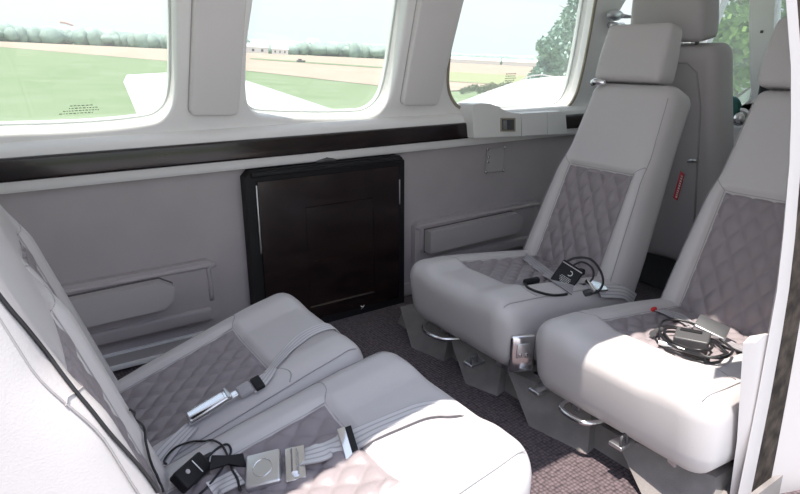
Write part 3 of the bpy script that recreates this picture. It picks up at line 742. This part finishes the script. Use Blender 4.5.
for q in (-.3, .3):
    b = bmesh.new(); rbox(.006, .034, .006, .0025, bm=b, mw=M0 @ bl @ T(Lb * q * .9, 0, .006)); ch('pin', b, 'steel', t1)
# ---- belt on the near left seat
p0, n0 = hit(262, 470, ('an',)); t2 = empty_thing('seat_belt', 'grey lap belt with square silver buckle across the near left seat', 'seat belt', p0)
fixp(belt([(455, 411), (448, 411), (436, 411), (420, 414), (402, 421), (378, 431), (352, 443), (335, 450), (318, 456), (303, 460)], ('an',), .044, 'web', None, pre=OVER, lift=.006), t2)
pa, na = hit(346, 445, ('an',), .006); pb, _ = hit(300, 462, ('an',), .006); M0 = frame_at(pa, na, pb - pa)
b = bmesh.new(); rbox(.016, .056, .010, .003, bm=b, mw=M0 @ T(0, 0, .003)); ch('adjuster', b, 'chrome', t2)
b = bmesh.new(); rbox(.012, .052, .004, .001, bm=b, mw=M0 @ T(-.012, 0, .004)); ch('adjuster_bar', b, 'black', t2)
pa, na = hit(297, 467, ('an',), .006); pb, _ = hit(267, 475, ('an',), .006); M0 = frame_at(pa, na, pb - pa)
b = bmesh.new(); rbox(.034, .064, .006, .002, bm=b, mw=M0 @ T(0, 0, .004)); ch('buckle_plate', b, 'chrome', t2)
b = bmesh.new(); tube(b, [M0 @ Vector((0, -.022, .012)), M0 @ Vector((0, .022, .012))], .006, 12); ch('roller', b, 'chrome', t2)
Lb = (pb - pa).length
b = bmesh.new(); rbox(.058, .062, .015, .004, bm=b, mw=M0 @ T(Lb + .004, 0, .008)); o = ch('buckle_body', b, 'steel', t2)
b = bmesh.new(); tube(b, [M0 @ Vector((Lb + .004 + .016 * math.cos(R(a)), .016 * math.sin(R(a)), .0157)) for a in range(0, 360, 15)], .0008, 5, True); ch('round_emblem', b, 'chrome', t2)
fixp(belt([(240, 478), (225, 485), (212, 493)], ('an',), .040, 'web', None, 'lower_strap'), t2)
# ---- belt on the far right seat
p0, n0 = hit(560, 283, ('ff',)); t3 = empty_thing('seat_belt', 'two grey straps meeting beneath the black control box on the far right seat', 'seat belt', p0)
fixp(belt([(524, 257), (535, 265), (548, 275), (560, 284), (572, 291)], ('ff',), .045, 'webdark', None), t3)
fixp(belt([(597, 292), (610, 292), (622, 293), (632, 299), (637, 309)], ('ff',), .040, 'web', None, 'right_strap', lift=.006), t3)
pa, na = hit(594, 288, ('ff',), .010); pb, _ = hit(606, 287, ('ff',), .010); M0 = frame_at(pa, na, pb - pa)
b = bmesh.new(); rbox(.062, .045, .016, .004, bm=b, mw=M0); ch('buckle_body', b, 'chrome', t3)
# ---- belt on the near right seat
p0, n0 = hit(690, 325, ('fn',)); t4 = empty_thing('seat_belt', 'grey strap with flat silver buckle beside cables on the near right seat', 'seat belt', p0)
fixp(belt([(660, 311), (672, 316), (684, 322), (696, 329)], ('fn',), .046, 'webdark', None), t4)
pa, na = hit(706, 338, ('fn',), .022); pb, _ = hit(718, 343, ('fn',), .022); M0 = frame_at(pa, na, pb - pa)
b = bmesh.new(); rbox(.070, .055, .014, .004, bm=b, mw=M0 @ T(0, 0, .010)); ch('buckle_body', b, 'steel', t4)
b = bmesh.new(); rbox(.030, .045, .010, .003, bm=b, mw=M0 @ T(.045, -.012, -.006)); ch('tongue', b, 'chrome', t4)
fixp(belt([(725, 345), (738, 350), (752, 354)], ('fn',), .040, 'webdark', None, 'right_strap', lift=.004), t4)

# ---- black control box with cable loop, far right seat
vn = -ray(570, 275).normalized(); p0, n0 = hit(571, 281, ('ff',), .0)
upv = Vector((0, 0, 1)); bx = empty_thing('headset_control_box', 'small black box with white print and looped cable on the far right seat', 'control box', p0)
ctr = CAM + ray(567, 276).normalized() * ((p0 - CAM).length - .016)
nn = (vn + Vector((0, 0, .25))).normalized(); rt = upv.cross(nn).normalized(); uu = nn.cross(rt)
a = R(-28); r2 = rt * math.cos(a) + uu * math.sin(a); u2 = nn.cross(r2)
MB = Matrix(((r2.x, u2.x, nn.x, ctr.x), (r2.y, u2.y, nn.y, ctr.y), (r2.z, u2.z, nn.z, ctr.z), (0, 0, 0, 1)))
b = bmesh.new(); rbox(.066, .070, .026, .004, bm=b, mw=MB); ch('box', b, 'black', bx)
b = bmesh.new(); rbox(.062, .003, .001, .0004, bm=b, mw=MB @ T(0, .027, .0133)); ch('edge_line', b, 'frameplastic', bx)
b = bmesh.new(); tube(b, [MB @ Vector((.004 + .007 * math.cos(R(q)), .008 + .007 * math.sin(R(q)), .0134)) for q in range(-110, 111, 20)], .0014, 5); ch('emblem', b, 'text', bx)
for k, wd_ in enumerate((.030, .036, .032, .028, .020)):
    b = bmesh.new(); q = -wd_ / 2
    while q < wd_ / 2 - .002:
        l = random.uniform(.002, .005); rbox(l, .0016, .0005, .0002, 1, 1, 1, 1, bm=b, mw=MB @ T(q + l / 2 + .002, -.007 - k * .0042, .0133)); q += l + .0014
    ch('print_line', b, 'text', bx)
def facing(px, t): return CAM + ray(*px).normalized() * t
D0 = (ctr - CAM).length
lp = dense([(566, 262), (575, 258), (590, 259), (600, 270), (603, 283), (597, 292), (586, 293)], 6)
b = bmesh.new(); tube(b, [facing(p, D0 + .0 - .0 * i) for i, p in enumerate(lp)], .0035, 8); ch('cable', b, 'rubber', bx)
lp = dense([(572, 266), (582, 262), (592, 268), (593, 278), (585, 284), (574, 284)], 6)
b = bmesh.new(); tube(b, [facing(p, D0 + .012) for p in lp], .003, 8); ch('cable', b, 'rubber', bx)
b = bmesh.new(); rbox(.026, .020, .018, .005, bm=b, mw=Matrix.Translation(facing((580, 272), D0 + .008))); ch('plug', b, 'black', bx)
b = bmesh.new(); rbox(.040, .018, .018, .006, bm=b, mw=Matrix.Translation(facing((587, 293), D0 + .0))); ch('plug', b, 'dark', bx)
c1 = cable([(524, 284), (528, 289), (538, 293), (552, 296), (566, 295)], ('ff',), .0035, 'headset_cable', 'rubber'); tag(c1, 'short black cable with plug left of the black box on the far right seat', 'cable')
p, n = hit(531, 284, ('ff',), .010); b = bmesh.new(); rbox(.050, .018, .016, .006, bm=b, mw=frame_at(p, n, Vector((1, -.2, 0)))); obj('plug', b, 'black', c1)

# ---- cable bundle on the near right seat
p0, n0 = hit(685, 350, ('fn',)); cb = empty_thing('headset_cable_bundle', 'coiled black headset cable and dark grey box in the sun on near right seat', 'cable', p0)
for k, (sx, sy, ph) in enumerate(((36, 15, 0), (31, 12, 1.2), (24, 9, 2.4), (38, 17, .5))):
    px = [(688 + (k % 2) * 4 + sx * math.cos(t) * (1 + .06 * math.sin(3 * t + ph)), 346 + sy * math.sin(t + .15) * (1 + .1 * math.sin(2 * t + ph)) + .25 * sx * math.cos(t)) for t in [2 * math.pi * i / 22 for i in range(23 if k else 20)]]
    P, N = path_hits(px, ('fn',), .004 + .005 * k); b = bmesh.new(); tube(b, smoothP(P), .003, 8); ch('cable', b, 'rubber', cb)
p, n = hit(691, 347, ('fn',), .020); q, _ = hit(704, 353, ('fn',), .020); M0 = frame_at(p, n, q - p)
b = bmesh.new(); rbox(.070, .052, .026, .004, bm=b, mw=M0); ch('box', b, 'dark', cb)
b = bmesh.new(); rbox(.045, .010, .004, .001, bm=b, mw=M0 @ T(-.004, .012, .014)); ch('slot', b, 'black', cb)
for a_, b_, r_, m_ in (((660, 347), (684, 355), .006, 'steel'), ((684, 355), (706, 365), .008, 'black'), ((652, 338), (662, 334), .008, 'dark')):
    p, n = hit(*a_, ('fn',), .012); q, _ = hit(*b_, ('fn',), .012); b = bmesh.new(); tube(b, [p, p.lerp(q, .5), q], [r_, r_, r_ * .7], 12); ch('plug', b, m_, cb)
p, n = hit(653, 311, ('fn', 'ff'), .004); b = bmesh.new(); rbox(.016, .010, .014, .003, bm=b, mw=Matrix.Translation(p)); tag(obj('release_button', b, 'buttonred'), 'small red buckle release button between the two right seats', 'button')

# ---- cables and module on the near left seat
A2 = ('an', 'af')
mo = None
p, n = hit(168, 488, ('an',), .016); q, _ = hit(207, 461, ('an',), .020); n = (n + Vector((0, -.2, 1.2))).normalized(); mo = empty_thing('inline_headset_module', 'slim black in-line control module with short cable on the left seats', 'control module', p)
M0 = frame_at((p + q) / 2, n, q - p); Lm = (q - p).length
b = bmesh.new(); rbox(Lm * 1.05, .036, .022, .005, bm=b, mw=M0); ch('body', b, 'black', mo)
b = bmesh.new(); rbox(.002, .026, .001, .0004, bm=b, mw=M0 @ T(Lm * .12, 0, .0112)); ch('mark', b, 'text', mo)
b = bmesh.new(); tube(b, [M0 @ Vector((-Lm * .2, .004, .0095)), M0 @ Vector((-Lm * .2, .004, .0125))], .004, 10); ch('button', b, 'frameplastic', mo)
b = bmesh.new(); tube(b, [M0 @ Vector((Lm * .52, 0, 0)), M0 @ Vector((Lm * .52 + .03, -.002, .002))], [.009, .004], 10); ch('strain_relief', b, 'rubber', mo)
c2 = cable([(207, 459), (218, 449), (228, 445), (231, 452), (226, 462), (218, 475), (206, 489), (200, 494)], A2, .0020, 'headset_cable', 'rubber'); tag(c2, 'black cable curling from the in-line module down to the picture bottom', 'cable')
c2 = cable([(162, 466), (172, 452), (190, 443), (208, 442), (222, 447), (228, 458), (236, 478), (243, 494)], A2, .0020, 'headset_cable', 'rubber', lift=.007); tag(c2, 'black cable arching over the left seat gap above the in-line module', 'cable')
p, n = hit(226, 464, A2, .010); cl = empty_thing('cable_clip', 'black plastic butterfly clip holding two cables on near left seat', 'clip', p)
q, _ = hit(240, 462, A2, .010); M0 = frame_at(p, n, q - p)
for sgn in (-1, 1):
    b = bmesh.new(); prism(b, [M0 @ Vector(v) for v in ((0, -.006, 0), (sgn * .030, -.014, 0), (sgn * .026, .010, 0), (0, .008, 0))], n * .007); ch('jaw', bevel(b, .001, 1), 'black', cl)
c3 = cable([(-12, 284), (0, 300), (14, 317), (30, 336), (48, 359), (66, 383), (88, 409), (108, 434), (128, 456), (146, 478), (156, 493)], A2, .0020, 'headset_cable', 'rubber'); tag(c3, 'long black cable hanging down the far left seat backrest', 'cable')
c4 = cable([(126, 411), (134, 417), (140, 428), (143, 444), (148, 462), (156, 482), (160, 494)], A2, .0020, 'headset_cable', 'rubber', lift=.006); tag(c4, 'short black cable hooked round the edge of the far left seat backrest', 'cable')

# ---- fittings of the right seats
def lchild(o, seat):
    o.parent = seat; o.matrix_parent_inverse = seat.matrix_world.inverted(); return o
p, n = hit(520, 350, ('ff',), .006); n = (n + Vector((-.8, -.5, 0))).normalized(); M0 = frame_at(p, n, Vector((0, 0, 1)))
b = bmesh.new(); rbox(.105, .066, .018, .008, bm=b, mw=M0 @ T(-.005, 0, .002)); pl_ = lchild(flat(obj('recline_plate', b, 'chrome'), 40), fwd_far)
b = bmesh.new(); rbox(.040, .034, .004, .0015, bm=b, mw=M0 @ T(.006, 0, .012)); o = obj('recline_button', b, 'steel'); lchild(o, fwd_far)
for q in (-.008, .008):
    b = bmesh.new(); rbox(.008, .008, .004, .002, bm=b, mw=M0 @ T(-.004, q, .015)); lchild(obj('rivet', b, 'chrome'), fwd_far)
def handle(seat, pxs, z):
    P = [onZ(x, y, z) for x, y in pxs]; b = bmesh.new(); tube(b, spline(P, 6), .0065, 10); lchild(obj('adjuster_handle', b, 'chrome'), seat)
handle(fwd_far, [(432, 318), (424, 325), (426, 332), (438, 338), (448, 339), (462, 338)], .105)
handle(fwd_near, [(574, 398), (562, 405), (563, 411), (575, 419), (586, 423), (600, 422), (615, 418)], .105)
# red tag
p, n = hit(679, 186, ('ff',), .0015); q, _ = hit(683, 172, ('ff',), .0015)
M0 = frame_at(p, n, q - p); rt_ = thing('red_warning_tag', 'small red fabric tag with pale print on the far right backrest side', 'tag', tuple(p))
b = bmesh.new(); rbox(.088, .034, .002, .0008, bm=b, mw=M0); ch('tag_fabric', b, 'red', rt_)
b = bmesh.new()
q = -.038
while q < .036:
    l = random.uniform(.003, .007); rbox(l, .013, .0006, .0002, 1, 1, 1, 1, bm=b, mw=M0 @ T(q + l / 2, 0, .0012)); q += l + .003
ch('print', b, 'text', rt_)
# buckle bar on the pilot seat back
b = bmesh.new(); q = onX(688, 161, 1.96); tube(b, [q, onX(697, 160, 1.96)], .006, 8); o = obj('belt_guide', b, 'steel'); lchild(o, ps)
# teal bottle-like case and silver disc on the ledge ahead
b = bmesh.new(); q = onX(731, 112, 2.70); bmesh.ops.create_uvsphere(b, u_segments=20, v_segments=12, radius=.052, matrix=Matrix.Translation(q) @ Matrix.Diagonal((.8, .8, 1.3, 1)))
tag(obj('headset_earcup', b, 'teal'), 'teal green ear cup behind the pilot seat by the windshield', 'headset')
b = bmesh.new(); q = onX(740, 119, 2.72); tube(b, [q, q + Vector((-.03, -.012, .006))], .045, 20); g = obj('round_silver_knob', b, 'steel'); flat(g); tag(g, 'round silver knob below the white windshield post', 'knob')
b = bmesh.new(); q = onX(740, 119, 2.72) + Vector((-.03, -.012, .006)); tube(b, [q, q + Vector((-.012, -.005, .002))], [.034, .020], 16); obj('knob_face', b, 'chrome', g)
# padded block on the door sill next to the seat
b = bmesh.new(); prism(b, [onY(x, y, .455) for x, y in ((729, 500), (737, 440), (743, 343), (750, 336), (772, 332), (785, 340), (775, 420), (765, 500))], (.02, -.012, 0))
tag(flat(obj('door_sill_pad', bevel(b, .008, 3), 'leather'), 50), 'pale padded block standing between the near right seat and door post', 'pad')

# ================================================================= OUTDOORS
h0, h1 = ray(0, 36.5), ray(800, 74.9); GN = h0.cross(h1).normalized()
if GN.z < 0: GN = -GN
G0 = CAM - GN * 1.85
gx = (Vector((1, 0, 0)) - GN * GN.x).normalized(); gy = GN.cross(gx)
OM = Matrix(((gx.x, gy.x, GN.x, G0.x), (gx.y, gy.y, GN.y, G0.y), (gx.z, gy.z, GN.z, G0.z), (0, 0, 0, 1))); OI = OM.inverted()
def gr(px, py, lift=0): return OI @ onplane(px, py, G0, GN) + Vector((0, 0, lift))
def gdist(px, D, z=0):   # ground point under picture column px at range D
    v = OI @ (CAM + ray(px, 55.7 + .048 * (px - 400)).normalized() * D); return Vector((v.x, v.y, z))
M['grass'] = mat('mown airfield grass', (0.17, 0.235, 0.12), 0.95, spec=0.05, mix=((0.21, 0.27, 0.16), 0.35, 6))
M['tan'] = mat('dry stubble field', (0.37, 0.29, 0.225), 0.95, spec=0.05, mix=((0.42, 0.34, 0.275), .2, 5))
M['ygrass'] = mat('yellowish meadow', (0.30, 0.32, 0.18), 0.95, spec=0.05)
M['haze_leaf'] = mat('haze paled woodland leaves', (0.25, 0.33, 0.30), 0.9, spec=0.05, mix=((0.33, 0.41, 0.36), .15, 4))  # distance haze is mixed into the leaf colour
M['haze_hill'] = mat('wooded hill far off', (0.38, 0.47, 0.46), 0.95, spec=0.0, mix=((0.42, 0.51, 0.49), .02, 4))  # pale blue of the haze is put into this colour
M['leaf'] = mat('green leaves', (0.16, 0.28, 0.07), 0.6, spec=0.3, mix=((0.28, 0.42, 0.12), 1.2, 3))
M['haze_needle'] = mat('haze paled blue green conifer needles', (0.30, 0.42, 0.37), 0.7, spec=0.2, mix=((0.42, 0.55, 0.46), 1.0, 3))  # needles lightened so their colour carries the haze
M['bark'] = mat('bark', (0.18, 0.14, 0.10), 0.9)
M['render'] = mat('white building render', (0.78, 0.77, 0.75), 0.8)
M['roof'] = mat('pale roof', (0.60, 0.60, 0.62), 0.7)
M['sock'] = mat('red and white sock', (0.75, 0.45, 0.4), 0.8)
def out_obj(name, bm, m, parent=None, smooth=True):
    o = obj(name, bm, m, parent, smooth)
    if parent is None: o.matrix_world = OM
    return o
def gpoly(name, pts, m, lift):
    b = bmesh.new(); vs = [b.verts.new((p.x, p.y, lift)) for p in pts]; b.faces.new(vs); o = out_obj(name, b, m, smooth=False); struct(o); return o
b = bmesh.new(); bmesh.ops.create_circle(b, cap_ends=True, segments=48, radius=1500); struct(out_obj('ground', b, 'grass', smooth=False))
M['bounce_apron'] = mat('concrete apron', (0.42, 0.42, 0.44), 0.9, mix=((0.36, 0.36, 0.38), 1.5, 5))
gpoly('ground_bounce_apron', [Vector(v) for v in ((-14, -16, 0), (16, -16, 0), (16, 2.6, 0), (-14, 2.6, 0))], 'bounce_apron', .02)  # unseen pale slab, added to bounce neutral light into the cabin
gpoly('ground_stubble_field', [gr(-60, 42), gr(0, 47), gr(165, 61), gr(247, 71), gr(378, 86), gr(450, 93), gdist(450, 290), gdist(380, 290), gdist(200, 290), gdist(0, 290), gdist(-80, 290)], 'tan', .03)
gpoly('ground_far_field', [gr(420, 92), gr(470, 91), gr(620, 104), gdist(640, 290), gdist(430, 290)], 'tan', .05)
gpoly('ground_meadow_strip', [gr(430, 71), gr(620, 82), gr(620, 93), gr(430, 81)], 'ygrass', .08)
gpoly('ground_grass_strip', [gr(250, 58.2), gr(385, 67.4), gr(385, 68.8), gr(250, 59.4)], 'grass', .08)
# woodland edge
b = bmesh.new(); rr = random.Random(3)
def blob(b, c, rx, rz, seed, sub=2):
    g = bmesh.ops.create_icosphere(b, subdivisions=sub, radius=1)
    for v in g['verts']:
        d = v.co.normalized(); k = 1 + .35 * noise.noise(d * 2.3 + Vector((seed * 3.1, 0, 0))); v.co = Vector((c.x + d.x * rx * k, c.y + d.y * rx * k, c.z + d.z * rz * k))
px = -90
while px < 640:
    hgt = 6.4 if px < 420 else 3.8
    if 245 < px < 300: hgt *= .6
    D = rr.uniform(302, 340); blob(b, gdist(px, D, hgt * .45), rr.uniform(1.6, 4.2), hgt * rr.uniform(.28, .64), rr.random() * 50); px += rr.uniform(.9, 1.8)
o = out_obj('woodland', b, 'haze_leaf'); tag(o, 'hazy line of trees along the far edge of the fields', 'woodland', kind='stuff')
b = bmesh.new(); pr = None
for i in range(90):
    p = -150 + i * 11; z = 15 + 5 * noise.noise(Vector((p * .006, 3, 0))) + 1.2 * noise.noise(Vector((p * .05, 0, 0))) - (4 if p > 430 else 0)
    if p > 40 and p < 420: z += 3
    q = gdist(p, 950); c = (b.verts.new((q.x, q.y, -2)), b.verts.new((q.x * 1.08, q.y * 1.08, z)), b.verts.new((q.x * 1.3, q.y * 1.3, z * .9)))
    if pr:
        for k in range(2): b.faces.new((pr[k], c[k], c[k + 1], pr[k + 1]))
    pr = c
struct(out_obj('ground_hills', b, 'haze_hill'))
def placed(name, label, cat, g, group=None):
    t = thing(name, label, cat, group=group); t.matrix_world = OM @ Matrix.Translation(g); return t
def shed(px0, px1, D, h, label, roof='roof', wins=True):
    a, c = gdist(px0, D), gdist(px1, D); w = (c - a).length; mid = (a + c) / 2; t = placed('farm_building', label, 'building', mid)
    f = (c - a).normalized(); ang = math.atan2(f.y, f.x); Rm = Matrix.Rotation(ang, 4, 'Z')
    b = bmesh.new(); rbox(w, 8, h * .62, .05, bm=b, mw=Rm @ T(0, 0, h * .31)); flat(obj('wall', b, 'render', t))
    b = bmesh.new(); prism(b, [Rm @ Vector(v) for v in ((-w / 2 - .3, -4.4, h * .6), (-w / 2 - .3, 0, h), (-w / 2 - .3, 4.4, h * .6))], Rm @ Vector((w + .6, 0, 0))); obj('roof', b, roof, t, smooth=False)
    for k in range(3 if wins else 0):
        b = bmesh.new(); rbox(w * .08, .1, h * .25, .02, bm=b, mw=Rm @ T(-w * .3 + k * w * .3, -4.03, h * .3)); obj('window', b, 'dark', t)
    return t
shed(238, 268, 285, 4.2, 'long white farm shed at the left of the middle window')
shed(272, 288, 280, 3.6, 'smaller white farm building right of the long shed in middle window')
shed(308, 318, 340, 8.5, 'tall pale tower building among the distant trees')
shed(446, 500, 275, 2.6, 'long low white greenhouse at left of the right window', 'render', False)
shed(503, 548, 262, 2.6, 'long low white greenhouse nearer the conifer', 'render', False)
ws = placed('windsock', 'red and white windsock on a pole across the airfield', 'windsock', gr(62, 44))
Dw = (gr(62, 44)).length; k = Dw / 600
b = bmesh.new(); tube(b, [(0, 0, 0), (0, 0, 18 * k)], .12, 8); obj('pole', b, 'render', ws)
b = bmesh.new(); tube(b, [(0, 0, 17.5 * k), (4 * k, 0, 17.2 * k), (10 * k, 0, 15 * k)], [1.3 * k, 1.1 * k, .6 * k], 10); obj('sock', b, 'sock', ws)
vh = placed('farm_vehicle', 'small dark farm vehicle far out on the stubble field', 'vehicle', gr(301, 62.5)); k = gr(301, 62.5).length / 600
b = bmesh.new(); rbox(8 * k, 3 * k, 1.6 * k, .2 * k, bm=b, mw=T(0, 0, 1.3 * k)); obj('body', b, 'dark', vh)
b = bmesh.new(); rbox(3 * k, 2.4 * k, 1.4 * k, .2 * k, bm=b, mw=T(-1 * k, 0, 2.6 * k)); obj('cab', b, 'dark', vh)
for sx in (-1, 1):
    b = bmesh.new(); tube(b, [(sx * 2.6 * k, -1.7 * k, .8 * k), (sx * 2.6 * k, 1.7 * k, .8 * k)], .8 * k, 12); obj('wheel', b, 'black', vh)
def leaves(b, ells, n, size, seed):
    r = random.Random(seed); tot = sum(e[3] for e in ells)
    for cx, cy, cz, wgt, rx, ry, rz in ells:
        for _ in range(int(n * wgt / tot)):
            while True:
                v = Vector((r.uniform(-1, 1), r.uniform(-1, 1), r.uniform(-1, 1)))
                if v.length <= 1: break
            v = v * (.55 + .45 * r.random() / max(v.length, .3)) if v.length > .3 else v
            k = 1 + .3 * noise.noise(v * 3 + Vector((cx, cy, cz)))
            p = Vector((cx + v.x * rx * k, cy + v.y * ry * k, cz + v.z * rz * k)); s = size * r.uniform(.6, 1.4)
            a = Vector((r.gauss(0, 1), r.gauss(0, 1), r.gauss(0, .7))).normalized(); c = a.orthogonal().normalized()
            q = a.cross(c)
            b.faces.new([b.verts.new(p - a * s), b.verts.new(p + q * s * .45), b.verts.new(p + a * s), b.verts.new(p - q * s * .45)])
def tree(name, label, base, h, w, n, leaf, mat_, seed, shape='round', group=None):
    t = placed(name, label, 'tree', base, group); b = bmesh.new(); E = []
    r = random.Random(seed)
    if shape == 'cone':
        for k in range(9):
            z = h * (.12 + .095 * k); rad = w * .5 * (1.05 - k / 9.5); E.append((r.uniform(-.1, .1) * w, 0, z, rad * rad + .1, rad, rad, h * .085))
            for q in range(4):
                a = r.uniform(0, 6.28); E.append((math.cos(a) * rad * .8, math.sin(a) * rad * .8, z - h * .02, rad * rad * .25, rad * .45, rad * .45, h * .05))
    else:
        for k in range(14):
            a = r.uniform(0, 6.28); q = r.uniform(0, .36) * w; E.append((math.cos(a) * q, math.sin(a) * q, h * r.uniform(.3, .88), 1, w * .2, w * .2, h * .13))
    leaves(b, E, n, leaf, seed); obj('crown', b, mat_, t, smooth=False)
    b = bmesh.new(); tube(b, [(0, 0, 0), (0, 0, h * .5), (0, 0, h * .85)], [h * .022, h * .014, h * .004], 8)
    for k in range(8):
        z = h * (.25 + .07 * k); a = k * 2.4; tube(b, [(0, 0, z), (math.cos(a) * w * .3, math.sin(a) * w * .3, z + h * .08)], [h * .007, h * .002], 5)
    obj('trunk', b, 'bark', t); return t
D = 42; tree('conifer', 'tall bluish green conifer at the right of the right window', gdist(573, D), (98 / 600) * D * 1.05, 70 / 600 * D, 26000, .16, 'haze_needle', 11, 'cone')
D = 35; tree('leafy_tree', 'lower bushy tree just left of the conifer', gdist(553, D), (46 / 600) * D + 1.2, 40 / 600 * D, 7000, .14, 'haze_needle', 12)
D = 14; tree('leafy_tree', 'bright green leafy tree seen between pilot seat and windshield post', gdist(738, D) , 5.2, 3.2, 9000, .10, 'leaf', 13, group=None)
D = 22; tree('leafy_tree', 'green leafy tree beyond the windshield post, by the door frame', gdist(792, D), 5.5, 3.4, 9000, .10, 'leaf', 14, group=None)
shed(715, 765, 30, 3.6, 'white building standing behind the leafy tree at the right')
b = bmesh.new()
for i in range(21):
    p = gr(462 + i * 3.4, 94 - (i % 5) * .6 - i * .08); kk = p.length / 600; leaves(b, [(p.x, p.y, (3 + i * .12) * kk, 1, 3.4 * kk, 3.4 * kk, (3.5 + i * .12) * kk)], 220, .8 * kk, i)
M['scrub'] = mat('pale scrub leaves', (0.24, 0.30, 0.19), 0.8)
hd = out_obj('hedge', b, 'scrub', smooth=False); tag(hd, 'low green scrub hedge beyond the wing in the right window', 'hedge', kind='stuff')
# wing and nacelle of this aircraft
wg = thing('aircraft_wing', 'white aircraft wing reaching out below the left and middle windows', 'wing', (1.8, 1.95, -.06))
b = bmesh.new(); secs = []
for y, xa, xb, th in ((1.95, .52, 3.45, .30), (5.9, 1.14, 3.12, .18), (8.2, 1.45, 2.95, .10), (8.65, 1.58, 2.82, .05)):
    zc = -.25 + .1 * y; row = []
    for k in range(17):
        t = k / 16; row.append((xb + (xa - xb) * t, zc + .07 - th * .1 + th * .55 * (math.sin(math.pi * t ** .6)) - .0))
    for k in range(15, 0, -1):
        t = k / 16; row.append((xb + (xa - xb) * t, zc + .07 - th * .1 - th * .4 * (math.sin(math.pi * t ** .6))))
    secs.append([b.verts.new((x, y, z - th * .35)) for x, z in row])
for A_, B_ in zip(secs, secs[1:]):
    n_ = len(A_)
    for i in range(n_): b.faces.new((A_[i], A_[(i + 1) % n_], B_[(i + 1) % n_], B_[i]))
b.faces.new(secs[0]); b.faces.new(secs[-1]); ch('wing_panel', b, 'skin', wg)
b = bmesh.new(); tube(b, [(.56 + .155 * (y - 1.95) + .42, y, -.25 + .1 * y + .06) for y in (2.4, 4, 5.9, 7.6)], .006, 5); ch('flap_seam', b, 'frameplastic', wg)
nc = thing('engine_nacelle', 'white rounded engine nacelle on the wing outside the right window', 'engine cowling', (3.2, 3.0, 0))
b = bmesh.new(); rbox(2.6, .95, .95, .40, 10, 3, 3, 7, bm=b, deform=lambda p: (p.x, p.y * (1 - .3 * sm(.2, 1.3, -p.x)), p.z * (1 - .45 * sm(.0, 1.3, -p.x)) - .05 * sm(.3, 1.3, p.x)), mw=T(3.40, 3.0, .285)); ch('cowling', b, 'skin', nc)
b = bmesh.new(); tube(b, [(3.2, 3.0 + .485 * math.cos(R(a)), .305 + .47 * math.sin(R(a))) for a in range(20, 161, 10)], .004, 5); ch('cowl_seam', b, 'frameplastic', nc)
# ---- placards printed on the windows
def placard(px0, py0, rows, label, k=1.0):
    p = onplane(px0, py0, LP + LN * .062, LN); b = bmesh.new(); r = random.Random(5)
    for i, (off, wdt) in enumerate(rows):
        q = off
        while q < off + wdt:
            l = r.uniform(.003, .008); c = p + Vector((q + l / 2, 0, 0)) + LU * (-i * .011 * k + .012 * (q)); m_ = Matrix(((1, 0, 0, c.x), (0, LU.y, LN.y, c.y), (0, LU.z, LN.z, c.z), (0, 0, 0, 1)))
            rbox(l, .0042 * k, .0006, .0002, 1, 1, 1, 1, bm=b, mw=m_); q += l + .0025
    tag(obj('window_placard', b, 'placard'), label, 'placard')
placard(70, 106, [(.0, .05), (-.003, .07), (-.018, .085), (-.028, .08)], 'faded lines of dark print low on the left window', .62)
placard(506, 74, [(0, .05), (0, .055), (0, .055), (.003, .05)], 'faint block of print on the right window', .8)
# ---- black glare shield hump in front of the windshield post
b = bmesh.new(); rbox(.14, .30, .20, .06, 3, 3, 2, 5, bm=b, mw=T(2.80, 1.20, .775)); o = obj('glare_shield', b, 'black'); tag(o, 'black rounded hump right of the windshield post, behind the near headrest', 'glare shield')

# ---- steel feet bolted on the spar cover blocks
for (px_, py_) in ((474, 361), (622, 441), (540, 388)):
    q = onZ(px_, py_, .095)
    b = bmesh.new(); rbox(.050, .034, .010, .003, bm=b, mw=T(q.x, q.y, .091)); o = obj('foot_bracket', b, 'steel', None); par(o, sc_)
    if px_ != 540:
        b = bmesh.new(); tube(b, spline([(q.x - .02, q.y - .012, .095), (q.x - .022, q.y - .012, .118), (q.x - .004, q.y - .012, .122), (q.x, q.y - .012, .097)], 5), .0035, 6); o = obj('locking_loop', b, 'dark', None); par(o, sc_)
